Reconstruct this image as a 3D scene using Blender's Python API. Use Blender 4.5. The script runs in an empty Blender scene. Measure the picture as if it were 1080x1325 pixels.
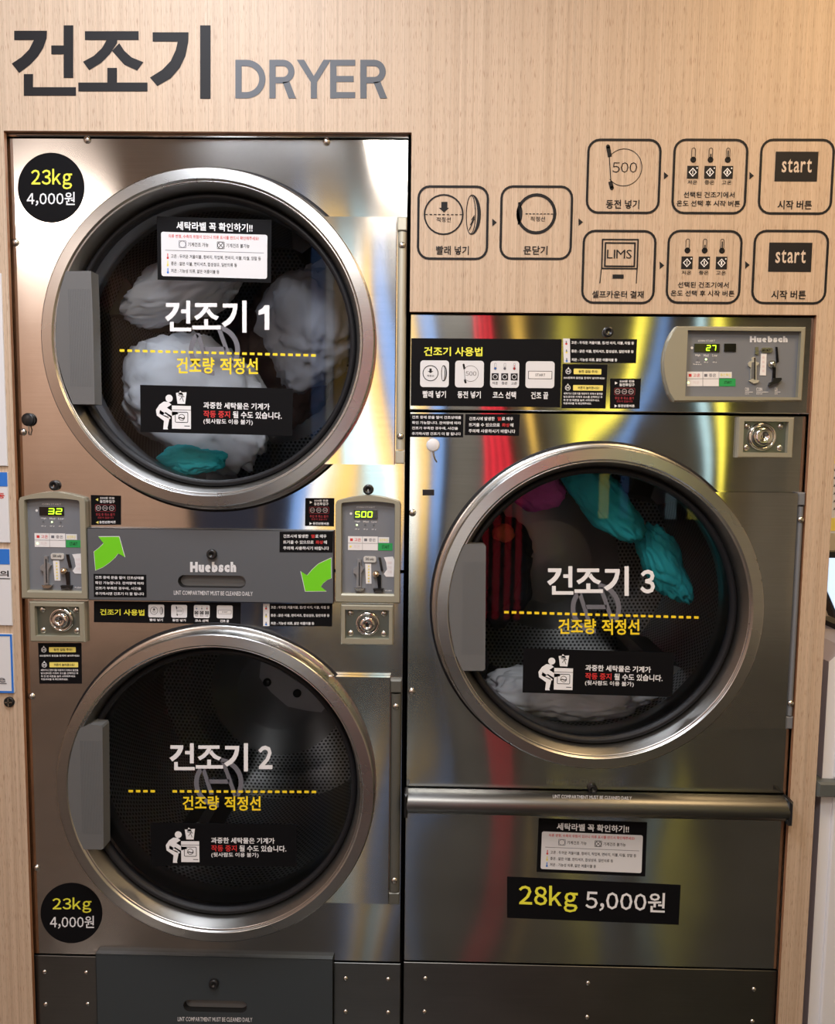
import bpy, math, random
import numpy as np
from mathutils import Vector, Matrix, noise

# ------------------------------------------------------------------ camera
PW, PH, F = 1080.0, 1325.0, 1000.0
CAM = (0.8575, -1.584, 1.3903); PITCH, YAW, ROLL = 0.0865, -0.0182, 0.0115
def cam_axes():
    cp, sp, cy, sy = math.cos(PITCH), math.sin(PITCH), math.cos(YAW), math.sin(YAW)
    f = np.array([sy*cp, cy*cp, -sp]); r = np.array([cy, -sy, 0.]); u = np.cross(r, f)
    cr, sr = math.cos(ROLL), math.sin(ROLL)
    return cr*r+sr*u, -sr*r+cr*u, f
AR, AU, AF = cam_axes()
col = bpy.context.scene.collection
scn = bpy.context.scene
cd = bpy.data.cameras.new('camera'); cam = bpy.data.objects.new('camera', cd); col.objects.link(cam)
cd.sensor_fit = 'VERTICAL'; cd.sensor_height = 24; cd.lens = F*24/PH; cd.clip_start = .02
cam.matrix_world = Matrix([[AR[i], AU[i], -AF[i], CAM[i]] for i in range(3)]+[[0, 0, 0, 1]])
scn.camera = cam
# ------------------------------------------------------------------ world, lamps, exposure
scn.view_settings.view_transform = 'Standard'; scn.view_settings.look = 'None'
scn.view_settings.exposure = 0.0; scn.view_settings.gamma = 1; scn.view_settings.use_curve_mapping = False
scn.cycles.max_bounces = 8; scn.cycles.glossy_bounces = 5; scn.cycles.transparent_max_bounces = 12
scn.cycles.sample_clamp_indirect = 6; scn.cycles.blur_glossy = 0.3
w = bpy.data.worlds.new('world'); scn.world = w; w.use_nodes = True
w.node_tree.nodes['Background'].inputs[0].default_value = (.80, .86, 1, 1)
w.node_tree.nodes['Background'].inputs[1].default_value = 0.25
CEIL = 2.75
LAMPS = [  # x, y, size x, size y, watts, colour, label
    (0.30, -0.85, .5, .6, 28, (.86, .91, 1.0), 'cool white flush ceiling light above the stacked dryers'),
    (1.95, -0.85, .5, .6, 19, (1.0, .68, .34), 'warm white flush ceiling light above the single dryer'),
    (0.85, -1.9, .5, .5, 30, (1.0, .94, .88), 'added white ceiling light in the middle of the room, brightening the drums'),  # added to light the laundry through the door glass
    (-1.45, -3.0, .5, .5, 34, (1.0, .84, .74), 'added warm ceiling light brightening the wood cladding'),  # added to brighten the cladding that the left steel reflects
]

def Wd(px, py, Y=0.0):
    d = AF*F + AR*(px-PW/2) - AU*(py-PH/2)
    t = (Y-CAM[1])/d[1]
    return (CAM[0]+d[0]*t, CAM[2]+d[2]*t)

# ------------------------------------------------------------------ materials
MATS = {}
def nt(name):
    m = bpy.data.materials.new(name); m.use_nodes = True
    return m, m.node_tree.nodes, m.node_tree.links, m.node_tree.nodes['Principled BSDF']
def mat(name, c, rough=.5, metal=0., emit=0., spec=.5):
    m, N, L, P = nt(name)
    P.inputs['Base Color'].default_value = (*c, 1); P.inputs['Roughness'].default_value = rough
    P.inputs['Metallic'].default_value = metal; P.inputs['Specular IOR Level'].default_value = spec
    if emit: P.inputs['Emission Color'].default_value = (*c, 1); P.inputs['Emission Strength'].default_value = emit
    MATS[name] = m; return m
def texco(N, L, scale, kind='Position'):
    g = N.new('ShaderNodeNewGeometry'); mp = N.new('ShaderNodeMapping'); mp.inputs['Scale'].default_value = scale
    L.new(g.outputs['Position'], mp.inputs['Vector']); return mp
def nz(N, L, scale, detail=3, rough=.5, s=1.0):
    mp = texco(N, L, scale); n = N.new('ShaderNodeTexNoise'); n.inputs['Scale'].default_value = s
    n.inputs['Detail'].default_value = detail; n.inputs['Roughness'].default_value = rough
    L.new(mp.outputs[0], n.inputs['Vector']); return n
def ramp(N, L, src, stops):
    r = N.new('ShaderNodeValToRGB'); e = r.color_ramp.elements
    while len(e) < len(stops): e.new(.5)
    for k, (p, c) in enumerate(stops): e[k].position = p; e[k].color = (*c, 1)
    L.new(src, r.inputs[0]); return r
def mixc(N, L, a, b, f, mode='MIX'):
    m = N.new('ShaderNodeMix'); m.data_type = 'RGBA'; m.blend_type = mode
    for s, v in ((m.inputs[6], a), (m.inputs[7], b), (m.inputs[0], f)):
        if hasattr(v, 'is_linked') or hasattr(v, 'links'): L.new(v, s)
        elif isinstance(v, (int, float)): s.default_value = v
        else: s.default_value = (*v, 1)
    return m.outputs[2]

def wood(name, tint, axis=2):
    m, N, L, P = nt(name)
    s1 = [420, 420, 420]; s1[axis] = .9; s2 = [1000, 1000, 1000]; s2[axis] = 42; s3 = [60, 60, 60]; s3[axis] = .5
    a = nz(N, L, s1, 4, .6); b = nz(N, L, s2, 2, .5); c = nz(N, L, s3, 3, .6)
    r1 = ramp(N, L, a.outputs[0], [(.25, tuple(v*.78 for v in tint)), (.5, tint), (.75, tuple(min(1, v*1.14) for v in tint))])
    r2 = ramp(N, L, b.outputs[0], [(.30, (.42, .27, .20)), (.41, (1, 1, 1))])
    r3 = ramp(N, L, c.outputs[0], [(.3, (.86, .83, .80)), (.65, (1.0, 1.0, 1.0))])
    o = mixc(N, L, r1.outputs[0], r2.outputs[0], .75, 'MULTIPLY'); o = mixc(N, L, o, r3.outputs[0], 1.0, 'MULTIPLY')
    L.new(o, P.inputs['Base Color']); P.inputs['Roughness'].default_value = .48; P.inputs['Specular IOR Level'].default_value = .3
    bp = N.new('ShaderNodeBump'); bp.inputs['Strength'].default_value = .15; bp.inputs['Distance'].default_value = .0006
    L.new(b.outputs[0], bp.inputs['Height']); L.new(bp.outputs[0], P.inputs['Normal'])
    MATS[name] = m
wood('wood_laminate', (.585, .445, .325)); wood('wood_edge', (.36, .17, .085)); wood('warm_wood', (.76, .58, .47))

def steel(name, c, rough, aniso, warp=.018, freq=(2.2, 2.2, 1.3), line=.35, seed=0):
    m, N, L, P = nt(name)
    P.inputs['Metallic'].default_value = 1
    fine = nz(N, L, (6, 6, 900), 2, .6); sm = nz(N, L, (3, 3, 5), 4, .6)
    r = ramp(N, L, fine.outputs[0], [(.3, tuple(v*(1-line*.3) for v in c)), (.7, c)])
    r2 = ramp(N, L, sm.outputs[0], [(.3, (.86, .86, .86)), (.65, (1, 1, 1))])
    L.new(mixc(N, L, r.outputs[0], r2.outputs[0], 1.0, 'MULTIPLY'), P.inputs['Base Color'])
    mr = N.new('ShaderNodeMapRange'); mr.inputs[3].default_value = rough*.85; mr.inputs[4].default_value = rough*1.2
    L.new(sm.outputs[0], mr.inputs[0]); L.new(mr.outputs[0], P.inputs['Roughness'])
    if aniso:
        P.inputs['Anisotropic'].default_value = aniso
        v = N.new('ShaderNodeCombineXYZ'); v.inputs[2].default_value = 1
        L.new(v.outputs[0], P.inputs['Tangent'])
    mp = texco(N, L, freq); mp.inputs['Location'].default_value = (seed*3.1, 0, seed*1.7)
    n = N.new('ShaderNodeTexNoise'); n.inputs['Scale'].default_value = 1; n.inputs['Detail'].default_value = .6
    L.new(mp.outputs[0], n.inputs['Vector'])
    bp = N.new('ShaderNodeBump'); bp.inputs['Strength'].default_value = 1; bp.inputs['Distance'].default_value = warp
    L.new(n.outputs[0], bp.inputs['Height']); L.new(bp.outputs[0], P.inputs['Normal'])
    MATS[name] = m
steel('brushed_steel', (.68, .66, .63), .11, .97, warp=.022)
steel('brushed_steel_right', (.62, .62, .59), .115, .97, seed=2, warp=.030)
steel('door_sheet', (.76, .74, .70), .11, .95, seed=5, warp=.012)
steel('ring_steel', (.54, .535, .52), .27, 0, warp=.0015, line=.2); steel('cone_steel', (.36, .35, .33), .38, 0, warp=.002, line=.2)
steel('dark_steel', (.13, .13, .125), .38, .7, warp=.006)
steel('handle_steel', (.20, .20, .195), .34, .5, warp=.0)
mat('drum_plain', (.22, .22, .22), .35, 1); mat('bracket_grey', (.45, .46, .46), .5, .5)
mat('cabinet_metal', (.10, .10, .10), .6, .3)
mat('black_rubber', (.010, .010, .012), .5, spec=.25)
mat('black_plastic', (.010, .010, .011), .35)
mat('black_metal', (.03, .03, .03), .3, .6)
mat('grey_plate', (.125, .135, .15), .42, .35)
mat('grey_panel', (.17, .18, .20), .45)
mat('grip_grey', (.125, .128, .13), .45)
mat('slate_plate', (.045, .055, .062), .45, .2)
mat('olive_bezel', (.33, .31, .235), .42, .25)
mat('olive_light', (.52, .50, .41), .40, .3)
mat('badge_grey', (.62, .61, .58), .4, .2); mat('slot_metal', (.30, .30, .31), .35, .5)
mat('beige_ink', (.62, .50, .40), .5)
mat('hinge_dark', (.12, .12, .105), .4, .3)
mat('chrome', (.75, .74, .72), .12, 1)
mat('nickel', (.50, .50, .46), .25, 1)
mat('lock_plate', (.22, .25, .22), .35, .9)
mat('brass', (.75, .58, .42), .2, 1)
mat('screw_metal', (.62, .60, .56), .25, 1)
mat('ink_black', (.009, .009, .010), .5, spec=.2)
mat('sign_black', (.014, .013, .014), .55, spec=.2)
mat('sign_grey', (.09, .096, .11), .5, spec=.35)
mat('vinyl_black', (.006, .006, .007), .5, spec=.08)
mat('vinyl_white', (.84, .84, .86), .45)
mat('vinyl_yellow', (.95, .70, .02), .45)
mat('lemon', (.86, .84, .06), .45)
mat('pale_yellow', (.85, .72, .16), .5)
mat('red_ink', (.62, .03, .03), .5)
mat('dark_red', (.30, .02, .03), .5)
mat('blue_ink', (.02, .17, .62), .5)
mat('arrow_green', (.16, .62, .01), .45)
mat('tag_green', (.02, .32, .08), .45)
mat('paper', (.78, .76, .76), .6)
mat('paper_pink', (.72, .62, .62), .6)
mat('notice_white', (.72, .72, .74), .4)
mat('logo_grey', (.145, .145, .17), .5)
mat('led_green', (.45, 1.0, .02), .5, 0, 2.2)
mat('led_dot', (.75, 1.0, .45), .5, 0, 1.6)
mat('plaster', (.46, .46, .43), .7)
mat('cream_wall', (.72, .66, .52), .7); mat('ceiling_paint', (.45, .44, .43), .8); mat('night_blue', (.05, .07, .13), .25)
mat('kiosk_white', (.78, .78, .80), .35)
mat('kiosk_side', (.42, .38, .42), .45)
mat('kiosk_latch', (.10, .11, .105), .4)
mat('screen_light', (.55, .72, .95), .4, 0, .9)
mat('lamp_glow_cool', (.93, .95, 1), .5, 0, 5)
mat('cloth_white', (.85, .85, .88), .9); mat('cloth_grey', (.30, .30, .33), .9)
mat('cloth_brown', (.20, .13, .10), .9); mat('cloth_teal', (.03, .55, .60), .85)
mat('cloth_pink', (.65, .10, .42), .85); mat('cloth_dark', (.03, .035, .045), .9)
mat('cloth_orange', (.6, .12, .05), .85)
mat('lens_black', (.005, .005, .006), .12)

def floor_mat():
    m, N, L, P = nt('floor_tile')
    n = nz(N, L, (4, 4, 4), 4); r = ramp(N, L, n.outputs[0], [(.3, (.04, .04, .038)), (.7, (.06, .058, .054))])
    L.new(r.outputs[0], P.inputs['Base Color']); P.inputs['Roughness'].default_value = .12; MATS['floor_tile'] = m
floor_mat()

def glass(name, ior, tint):
    m = bpy.data.materials.new(name); m.use_nodes = True; N, L = m.node_tree.nodes, m.node_tree.links
    N.clear(); o = N.new('ShaderNodeOutputMaterial'); t = N.new('ShaderNodeBsdfTransparent'); g = N.new('ShaderNodeBsdfGlossy')
    t.inputs[0].default_value = (*tint, 1); g.inputs['Roughness'].default_value = .02
    fr = N.new('ShaderNodeFresnel'); fr.inputs[0].default_value = ior; mx = N.new('ShaderNodeMixShader')
    L.new(fr.outputs[0], mx.inputs[0]); L.new(t.outputs[0], mx.inputs[1]); L.new(g.outputs[0], mx.inputs[2]); L.new(mx.outputs[0], o.inputs[0])
    MATS[name] = m
glass('door_glass', 1.22, (.90, .92, .94)); glass('night_glass', 1.8, (.5, .6, .8))

def perforated():
    m, N, L, P = nt('perforated_steel')
    uv = N.new('ShaderNodeUVMap')
    def lattice(ox, oy):
        mp = N.new('ShaderNodeMapping'); mp.inputs['Scale'].default_value = (1/.0120, 1/.0208, 1); mp.inputs['Location'].default_value = (ox, oy, 0)
        L.new(uv.outputs[0], mp.inputs[0]); fr = N.new('ShaderNodeVectorMath'); fr.operation = 'FRACTION'; L.new(mp.outputs[0], fr.inputs[0])
        sb = N.new('ShaderNodeVectorMath'); sb.operation = 'SUBTRACT'; sb.inputs[1].default_value = (.5, .5, 0); L.new(fr.outputs[0], sb.inputs[0])
        ml = N.new('ShaderNodeVectorMath'); ml.operation = 'MULTIPLY'; ml.inputs[1].default_value = (1, 1.73, 0); L.new(sb.outputs[0], ml.inputs[0])
        ln = N.new('ShaderNodeVectorMath'); ln.operation = 'LENGTH'; L.new(ml.outputs[0], ln.inputs[0]); return ln.outputs['Value']
    mn = N.new('ShaderNodeMath'); mn.operation = 'MINIMUM'; L.new(lattice(0, 0), mn.inputs[0]); L.new(lattice(.5, .5), mn.inputs[1])
    gt = N.new('ShaderNodeMath'); gt.operation = 'GREATER_THAN'; gt.inputs[1].default_value = .30; L.new(mn.outputs[0], gt.inputs[0])
    L.new(mixc(N, L, (.004, .004, .004), (.36, .36, .36), gt.outputs[0]), P.inputs['Base Color'])
    L.new(gt.outputs[0], P.inputs['Metallic']); P.inputs['Roughness'].default_value = .28
    MATS['perforated_steel'] = m
perforated()

# ------------------------------------------------------------------ mesh builder
class MB:
    def __init__(s): s.v = []; s.f = []; s.m = []; s.names = []; s.sm = []; s.uv = None
    def mi(s, name):
        if name not in s.names: s.names.append(name)
        return s.names.index(name)
    def add(s, vs, fs, m, smooth=False):
        b = len(s.v); s.v += [tuple(map(float, p)) for p in vs]; k = s.mi(m)
        for f in fs: s.f.append([b+i for i in f]); s.m.append(k); s.sm.append(smooth)
    def box(s, x0, x1, y0, y1, z0, z1, m, c=0.0):
        if c <= 0:
            vs = [(x, y, z) for x in (x0, x1) for y in (y0, y1) for z in (z0, z1)]
            s.add(vs, [(0, 1, 3, 2), (4, 6, 7, 5), (0, 4, 5, 1), (2, 3, 7, 6), (0, 2, 6, 4), (1, 5, 7, 3)], m); return
        # front (y0) edges chamfered by c
        vs = [(x0+c, y0, z0+c), (x1-c, y0, z0+c), (x1-c, y0, z1-c), (x0+c, y0, z1-c),
              (x0, y0+c, z0), (x1, y0+c, z0), (x1, y0+c, z1), (x0, y0+c, z1), (x0, y1, z0), (x1, y1, z0), (x1, y1, z1), (x0, y1, z1)]
        fs = [(0, 1, 2, 3), (11, 10, 9, 8)]
        for a, b in ((0, 4), (4, 8)):
            for k in range(4): fs.append((a+k, b+k, b+(k+1) % 4, a+(k+1) % 4))
        s.add(vs, fs, m)
    def poly(s, pts, y, m): s.add([(p[0], y, p[1]) for p in pts], [list(range(len(pts)))], m)
    def prism(s, pts, y0, y1, m, mside=None, c=0):
        n = len(pts)
        s.add([(p[0], y0, p[1]) for p in pts], [list(range(n))], m)
        s.add([(p[0], y, p[1]) for y in (y0, y1) for p in pts], [(k, (k+1) % n, n+(k+1) % n, n+k) for k in range(n)], mside or m)
        s.add([(p[0], y1, p[1]) for p in pts], [list(range(n))[::-1]], mside or m)
    def lathe(s, cx, cz, prof, m, n=96, closed=False, smooth=True):
        vs = []; k = len(prof)
        for i in range(n):
            a = 2*math.pi*i/n
            for r, y in prof: vs.append((cx+r*math.cos(a), y, cz+r*math.sin(a)))
        fs = []; kk = k if closed else k-1
        for i in range(n):
            j = (i+1) % n
            for q in range(kk): fs.append((i*k+q, j*k+q, j*k+(q+1) % k, i*k+(q+1) % k))
        s.add(vs, fs, m, smooth)
    def disc(s, cx, cz, r, y, m, n=64): s.poly([(cx+r*math.cos(2*math.pi*i/n), cz+r*math.sin(2*math.pi*i/n)) for i in range(n)], y, m)
    def tube(s, pts, r, m, n=10):
        vs = []; fs = []; P = [Vector(p) for p in pts]
        for i, p in enumerate(P):
            d = (P[min(i+1, len(P)-1)]-P[max(i-1, 0)]).normalized(); a = d.orthogonal().normalized(); b = d.cross(a)
            if i and True:
                a = (pa-d*pa.dot(d)).normalized(); b = d.cross(a)
            pa = a
            for k in range(n):
                t = 2*math.pi*k/n; vs.append(p+a*r*math.cos(t)+b*r*math.sin(t))
        for i in range(len(P)-1):
            for k in range(n): fs.append((i*n+k, i*n+(k+1) % n, (i+1)*n+(k+1) % n, (i+1)*n+k))
        s.add(vs, fs, m, True); s.add(vs[:n], [list(range(n))[::-1]], m); s.add(vs[-n:], [list(range(n))], m)
    def dome(s, c, r, h, m, n=14):   # button head facing -y
        vs = []; fs = []; R = 4
        for i in range(R):
            t = math.pi/2*i/R
            for k in range(n): a = 2*math.pi*k/n; vs.append((c[0]+r*math.cos(t)*math.cos(a), c[1]-h*math.sin(t), c[2]+r*math.cos(t)*math.sin(a)))
        vs.append((c[0], c[1]-h, c[2]))
        for i in range(R-1):
            for k in range(n): fs.append((i*n+k, i*n+(k+1) % n, (i+1)*n+(k+1) % n, (i+1)*n+k))
        for k in range(n): fs.append(((R-1)*n+k, (R-1)*n+(k+1) % n, len(vs)-1))
        s.add(vs, fs, m, True)
    def build(s, name, parent=None, label=None, origin=None, bevel=0, angle=None):
        me = bpy.data.meshes.new(name)
        if origin is None:
            a = np.array(s.v); origin = tuple((a.min(0)+a.max(0))/2)
        me.from_pydata([(p[0]-origin[0], p[1]-origin[1], p[2]-origin[2]) for p in s.v], [], s.f)
        for n in s.names: me.materials.append(MATS[n])
        me.polygons.foreach_set('material_index', s.m); me.polygons.foreach_set('use_smooth', s.sm); me.update()
        return link(name, me, parent, origin, label, bevel)
ORG = {}
def link(name, me, parent, origin, label=None, bevel=0):
    o = bpy.data.objects.new(name, me); col.objects.link(o)
    ORG[o.name] = origin
    if parent is not None:
        o.parent = parent; po = ORG[parent.name]; o.location = tuple(origin[i]-po[i] for i in range(3))
    else: o.location = origin
    if label: o['label'] = label
    if bevel:
        b = o.modifiers.new('bevel', 'BEVEL'); b.width = bevel; b.segments = 2; b.limit_method = 'ANGLE'
    return o
def thing(name, label, cat, loc, group=None):
    o = bpy.data.objects.new(name, None); col.objects.link(o); o.location = loc; ORG[o.name] = tuple(loc); o.empty_display_size = .1
    return tag(o, label, cat, group)
def tag(o, label, cat, group=None):
    o['label'] = label; o['category'] = cat
    if group: o['group'] = group
    return o
def struct(o, label=None):
    o['kind'] = 'structure'
    if label: o['label'] = label
    return o

# ------------------------------------------------------------------ lettering
TC = {}
def glyph(ch, bold):
    k = (ch, bold)
    if k not in TC:
        c = bpy.data.curves.new('t', 'FONT'); c.body = ch; c.resolution_u = 2; c.offset = bold
        o = bpy.data.objects.new('t', c); me = bpy.data.meshes.new_from_object(o)
        TC[k] = (np.array([v.co[:2] for v in me.vertices]).reshape(-1, 2), [list(p.vertices) for p in me.polygons])
        bpy.data.objects.remove(o); bpy.data.curves.remove(c); bpy.data.meshes.remove(me)
    return TC[k]
def glyphs(s, bold=0.0):
    """flat letter outlines normalised to a unit box (u right, v down); latin letters use the wide forms of the Korean face"""
    k = ('w', s, bold)
    if k in TC: return TC[k]
    x = 0.; V = []; FS = []; n = 0; wide = all(c in '0123456789kg, 원' for c in s)
    for ch in s:
        if ch == ' ': x += .27; continue
        asc = '!' <= ch <= '}'; vs, fs = glyph(chr(ord(ch)+0xFEE0) if asc and wide else ch, bold)
        if not len(vs): x += .5; continue
        if asc: lo, hi = vs[:, 0].min(), vs[:, 0].max(); V.append(vs+[x-lo+.04, 0]); x += hi-lo+.08
        else: V.append(vs+[x, 0]); x += .93
        FS += [[n+i for i in f] for f in fs]; n += len(vs)
    vs = np.concatenate(V); lo, hi = vs.min(0), vs.max(0); d = hi-lo
    vs = np.stack([(vs[:, 0]-lo[0])/d[0], (hi[1]-vs[:, 1])/d[1]], 1)
    TC[k] = (vs, FS, d[0]/d[1]); return TC[k]
# the heavy hand-cut word for "dryer", strokes traced as outlines
BIG = [[(37, 80), (122, 80), (121, 100), (112, 125), (98, 147), (78, 168), (50, 189), (31, 165), (56, 148), (76, 128), (88, 104), (37, 104)],
       [(133, 118), (165, 118), (165, 66), (190, 66), (190, 202), (165, 202), (165, 141), (133, 141)],
       [(62, 192), (86, 192), (86, 226), (197, 226), (197, 248), (62, 248)],
       [(220, 81), (359, 81), (359, 104), (304, 104), (303, 112), (285, 140), (262, 163), (231, 182), (215, 160), (243, 145), (264, 125), (276, 104), (220, 104)],
       [(290, 132), (309, 112), (322, 132), (341, 149), (371, 161), (355, 183), (322, 168)],
       [(278, 176), (303, 176), (303, 214), (382, 214), (382, 237), (203, 237), (203, 214), (278, 214)],
       [(395, 84), (488, 84), (487, 110), (480, 145), (465, 176), (442, 203), (407, 223), (388, 201), (420, 181), (442, 158), (455, 130), (460, 108), (395, 108)],
       [(518, 66), (545, 66), (545, 256), (518, 256)]]
def big_word():
    vs = []; fs = []
    for p in BIG:
        b = len(vs); vs += [((x-31)/514., (y-66)/190.) for x, y in p]; fs.append([b+i for i in range(len(p))])
    return np.array(vs), fs

class Art:
    """print on a surface: coordinates u right, v down, in a quad given by four pixel corners (or world rect) on plane Y"""
    def __init__(s, mb, Y, quad=None, px=None, world=None):
        s.mb = mb; s.Y = Y; s.l = 0
        if px is not None:
            x0, y0, x1, y1 = px; xm, ym = (x0+x1)/2, (y0+y1)/2
            world = (Wd(x0, ym, Y)[0], Wd(xm, y1, Y)[1], Wd(x1, ym, Y)[0], Wd(xm, y0, Y)[1])
        if world is not None:
            x0, z0, x1, z1 = world; s.q = np.array([(x0, z1), (x1, z1), (x1, z0), (x0, z0)])
        else: s.q = np.array([Wd(*p, Y) for p in quad])
        s.w = np.linalg.norm(s.q[1]-s.q[0]); s.h = np.linalg.norm(s.q[3]-s.q[0]); s.asp = s.w/s.h
    def P(s, u, v):
        q = s.q; return tuple((q[0]*(1-u)+q[1]*u)*(1-v)+(q[3]*(1-u)+q[2]*u)*v)
    def y(s, l): return s.Y-.0005-.00018*l
    def back(s, m, th=.0005, r=0):
        pts = s._rr(0, 0, 1, 1, r) if r else [(0, 0), (1, 0), (1, 1), (0, 1)]
        s.mb.prism([s.P(*p) for p in pts], s.Y-th, s.Y, m)
    def poly(s, pts, m, l=1): s.mb.poly([s.P(*p) for p in pts], s.y(l), m)
    def rect(s, u0, v0, u1, v1, m, l=1): s.poly([(u0, v0), (u1, v0), (u1, v1), (u0, v1)], m, l)
    def _rr(s, u0, v0, u1, v1, r, n=5):
        ru, rv = r/s.asp, r; o = []
        for cx, cy, a0 in ((u1-ru, v0+rv, -90), (u1-ru, v1-rv, 0), (u0+ru, v1-rv, 90), (u0+ru, v0+rv, 180)):
            for k in range(n+1): a = math.radians(a0+90*k/n); o.append((cx+ru*math.cos(a), cy+rv*math.sin(a)))
        return o
    def rrect(s, u0, v0, u1, v1, r, m, l=1): s.poly(s._rr(u0, v0, u1, v1, r), m, l)
    def band(s, outer, inner, m, l=1):
        n = len(outer); y = s.y(l)
        vs = [(*s.P(*p),) for p in outer]+[(*s.P(*p),) for p in inner]
        s.mb.add([(p[0], y, p[1]) for p in vs], [(k, (k+1) % n, n+(k+1) % n, n+k) for k in range(n)], m)
    def frame(s, u0, v0, u1, v1, r, t, m, l=1):
        s.band(s._rr(u0, v0, u1, v1, r), s._rr(u0+t/s.asp, v0+t, u1-t/s.asp, v1-t, max(.0001, r-t)), m, l)
    def ell(s, u, v, ru, rv, n=28, a0=0, a1=360): return [(u+ru*math.cos(math.radians(a0+(a1-a0)*k/n)), v+rv*math.sin(math.radians(a0+(a1-a0)*k/n))) for k in range(n if a1-a0 == 360 else n+1)]
    def disc(s, u, v, r, m, l=1, asp=None): s.poly(s.ell(u, v, r/s.asp, r), m, l)
    def ring(s, u, v, r, t, m, l=1): s.band(s.ell(u, v, r/s.asp, r), s.ell(u, v, (r-t)/s.asp, r-t), m, l)
    def line(s, u0, v0, u1, v1, t, m, l=1):
        dx, dy = (u1-u0)*s.asp, v1-v0; n = math.hypot(dx, dy); ox, oy = -dy/n*t/2/s.asp, dx/n*t/2
        s.poly([(u0+ox, v0+oy), (u1+ox, v1+oy), (u1-ox, v1-oy), (u0-ox, v0-oy)], m, l)
    def dashes(s, u0, v0, u1, v1, n, t, m, l=1, fill=.62, skip=()):
        for k in range(n):
            if k in skip: continue
            a = k/(n-1+fill); b = a+fill/(n-1+fill)
            s.line(u0+(u1-u0)*a, v0+(v1-v0)*a, u0+(u1-u0)*b, v0+(v1-v0)*b, t, m, l)
    def text(s, t, u0, v0, u1, v1, m, l=1, bold=.012, dv=0., fit=None):
        vs, fs, asp = big_word()+(2.7,) if t == 'BIGWORD' else glyphs(t, bold)
        if fit == 'c':   # keep the letters' own proportions, centred
            wd = (v1-v0)*asp/s.asp; c = (u0+u1)/2; u0, u1 = c-wd/2, c+wd/2
        if fit == 'l': u1 = u0+(v1-v0)*asp/s.asp
        y = s.y(l); P = [s.P(u0+(u1-u0)*a, v0+(v1-v0)*b+dv*a) for a, b in vs]
        s.mb.add([(p[0], y, p[1]) for p in P], fs, m)
FULL = (0, 0, PW, PH)
class PxArt(Art):
    """same, but u,v are photo pixels unprojected to the plane"""
    def __init__(s, mb, Y): s.mb = mb; s.Y = Y; s.asp = 1.
    def P(s, u, v): return Wd(u, v, s.Y)

def seg7(A, s, u0, v0, u1, v1, m, l=2, sl=.10):
    n = len(s); w = (u1-u0)/(n+.25*(n-1))
    S = {'0': 'abcdef', '2': 'abged', '3': 'abgcd', '5': 'afgcd', '7': 'abc'}
    for k, ch in enumerate(s):
        x = u0+k*w*1.25; h = v1-v0; t = .15*h; tw = t/A.asp
        def q(a, b, c, d):  # in digit box
            return [(x+w*p[0]+(1-p[1])*h*sl/A.asp, v0+h*p[1]) for p in ((a, b), (c, b), (c, d), (a, d))]
        tx = tw/w; ty = .15; g = .02
        R = {'a': (tx*.6, 0, 1-tx*.6, ty), 'g': (tx*.6, .5-ty/2, 1-tx*.6, .5+ty/2), 'd': (tx*.6, 1-ty, 1-tx*.6, 1),
             'f': (0, ty*.4, tx, .5-g), 'b': (1-tx, ty*.4, 1, .5-g), 'e': (0, .5+g, tx, 1-ty*.4), 'c': (1-tx, .5+g, 1, 1-ty*.4)}
        for c in S[ch]: A.poly(q(*R[c]), m, l)

# ------------------------------------------------------------------ room
def wx(px, py, Y=0): return Wd(px, py, Y)[0]
def wz(px, py, Y=0): return Wd(px, py, Y)[1]
XL, XR, YB, YF = -2.3, 3.6, .95, -4.0
def plain(name, x0, x1, y0, y1, z0, z1, m, label=None):
    b = MB(); b.box(x0, x1, y0, y1, z0, z1, m); return struct(b.build(name), label)
plain('floor', XL, XR, YF, YB, -.06, 0, 'floor_tile', 'grey tiled laundry floor')
plain('ceiling', XL, XR, YF, YB, CEIL, CEIL+.06, 'ceiling_paint', 'pale ceiling')
plain('wall_left', XL-.08, XL, YF, YB, 0, CEIL, 'warm_wood', 'wood clad side wall')
plain('wall_right', XR, XR+.08, YF, YB, 0, CEIL, 'cream_wall', 'cream side wall')
plain('wall_rear', XL, XR, YB, YB+.08, 0, CEIL, 'cream_wall', 'cream wall behind the machines')
WY = -.016
# wooden surround with the cut-outs for the machines (one sheet)
xL0, xL1 = wx(5.5, 168, WY), wx(40, 1300, WY)
xLe = (wx(5, 170, WY)+wx(42, 1320, WY)+wx(24, 700, WY))/3
zT = (wz(10, 168, WY)+wz(520, 172.5, WY))/2
xM = (wx(532, 172, WY)+wx(530.5, 400, WY))/2
zM = (wz(540, 405, WY)+wz(1050, 406, WY))/2
xRe = (wx(1055.5, 406, WY)+wx(1006, 1325, WY)+wx(1030, 900, WY))/3
xRo = (wx(1079.5, 570, WY)+wx(1038, 1325, WY)+wx(1057, 1000, WY))/3
# right part of the sheet above the sign steps reaches the same outer edge
outl = [(XL, 0), (xLe, 0), (xLe, zT), (xM, zT), (xM, zM), (xRe, zM), (xRe, 0), (xRo, 0), (xRo, CEIL), (XL, CEIL)]
b = MB(); b.prism(outl, WY, -.006, 'wood_laminate', 'wood_edge')
wall_back = struct(b.build('wall_back'), 'light oak laminate surround with cut-outs for the dryers')
plain('trim_1', xRo-.02, xRo, WY+.02, YB, 0, CEIL, 'warm_wood', 'end return of the wooden surround')

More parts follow.
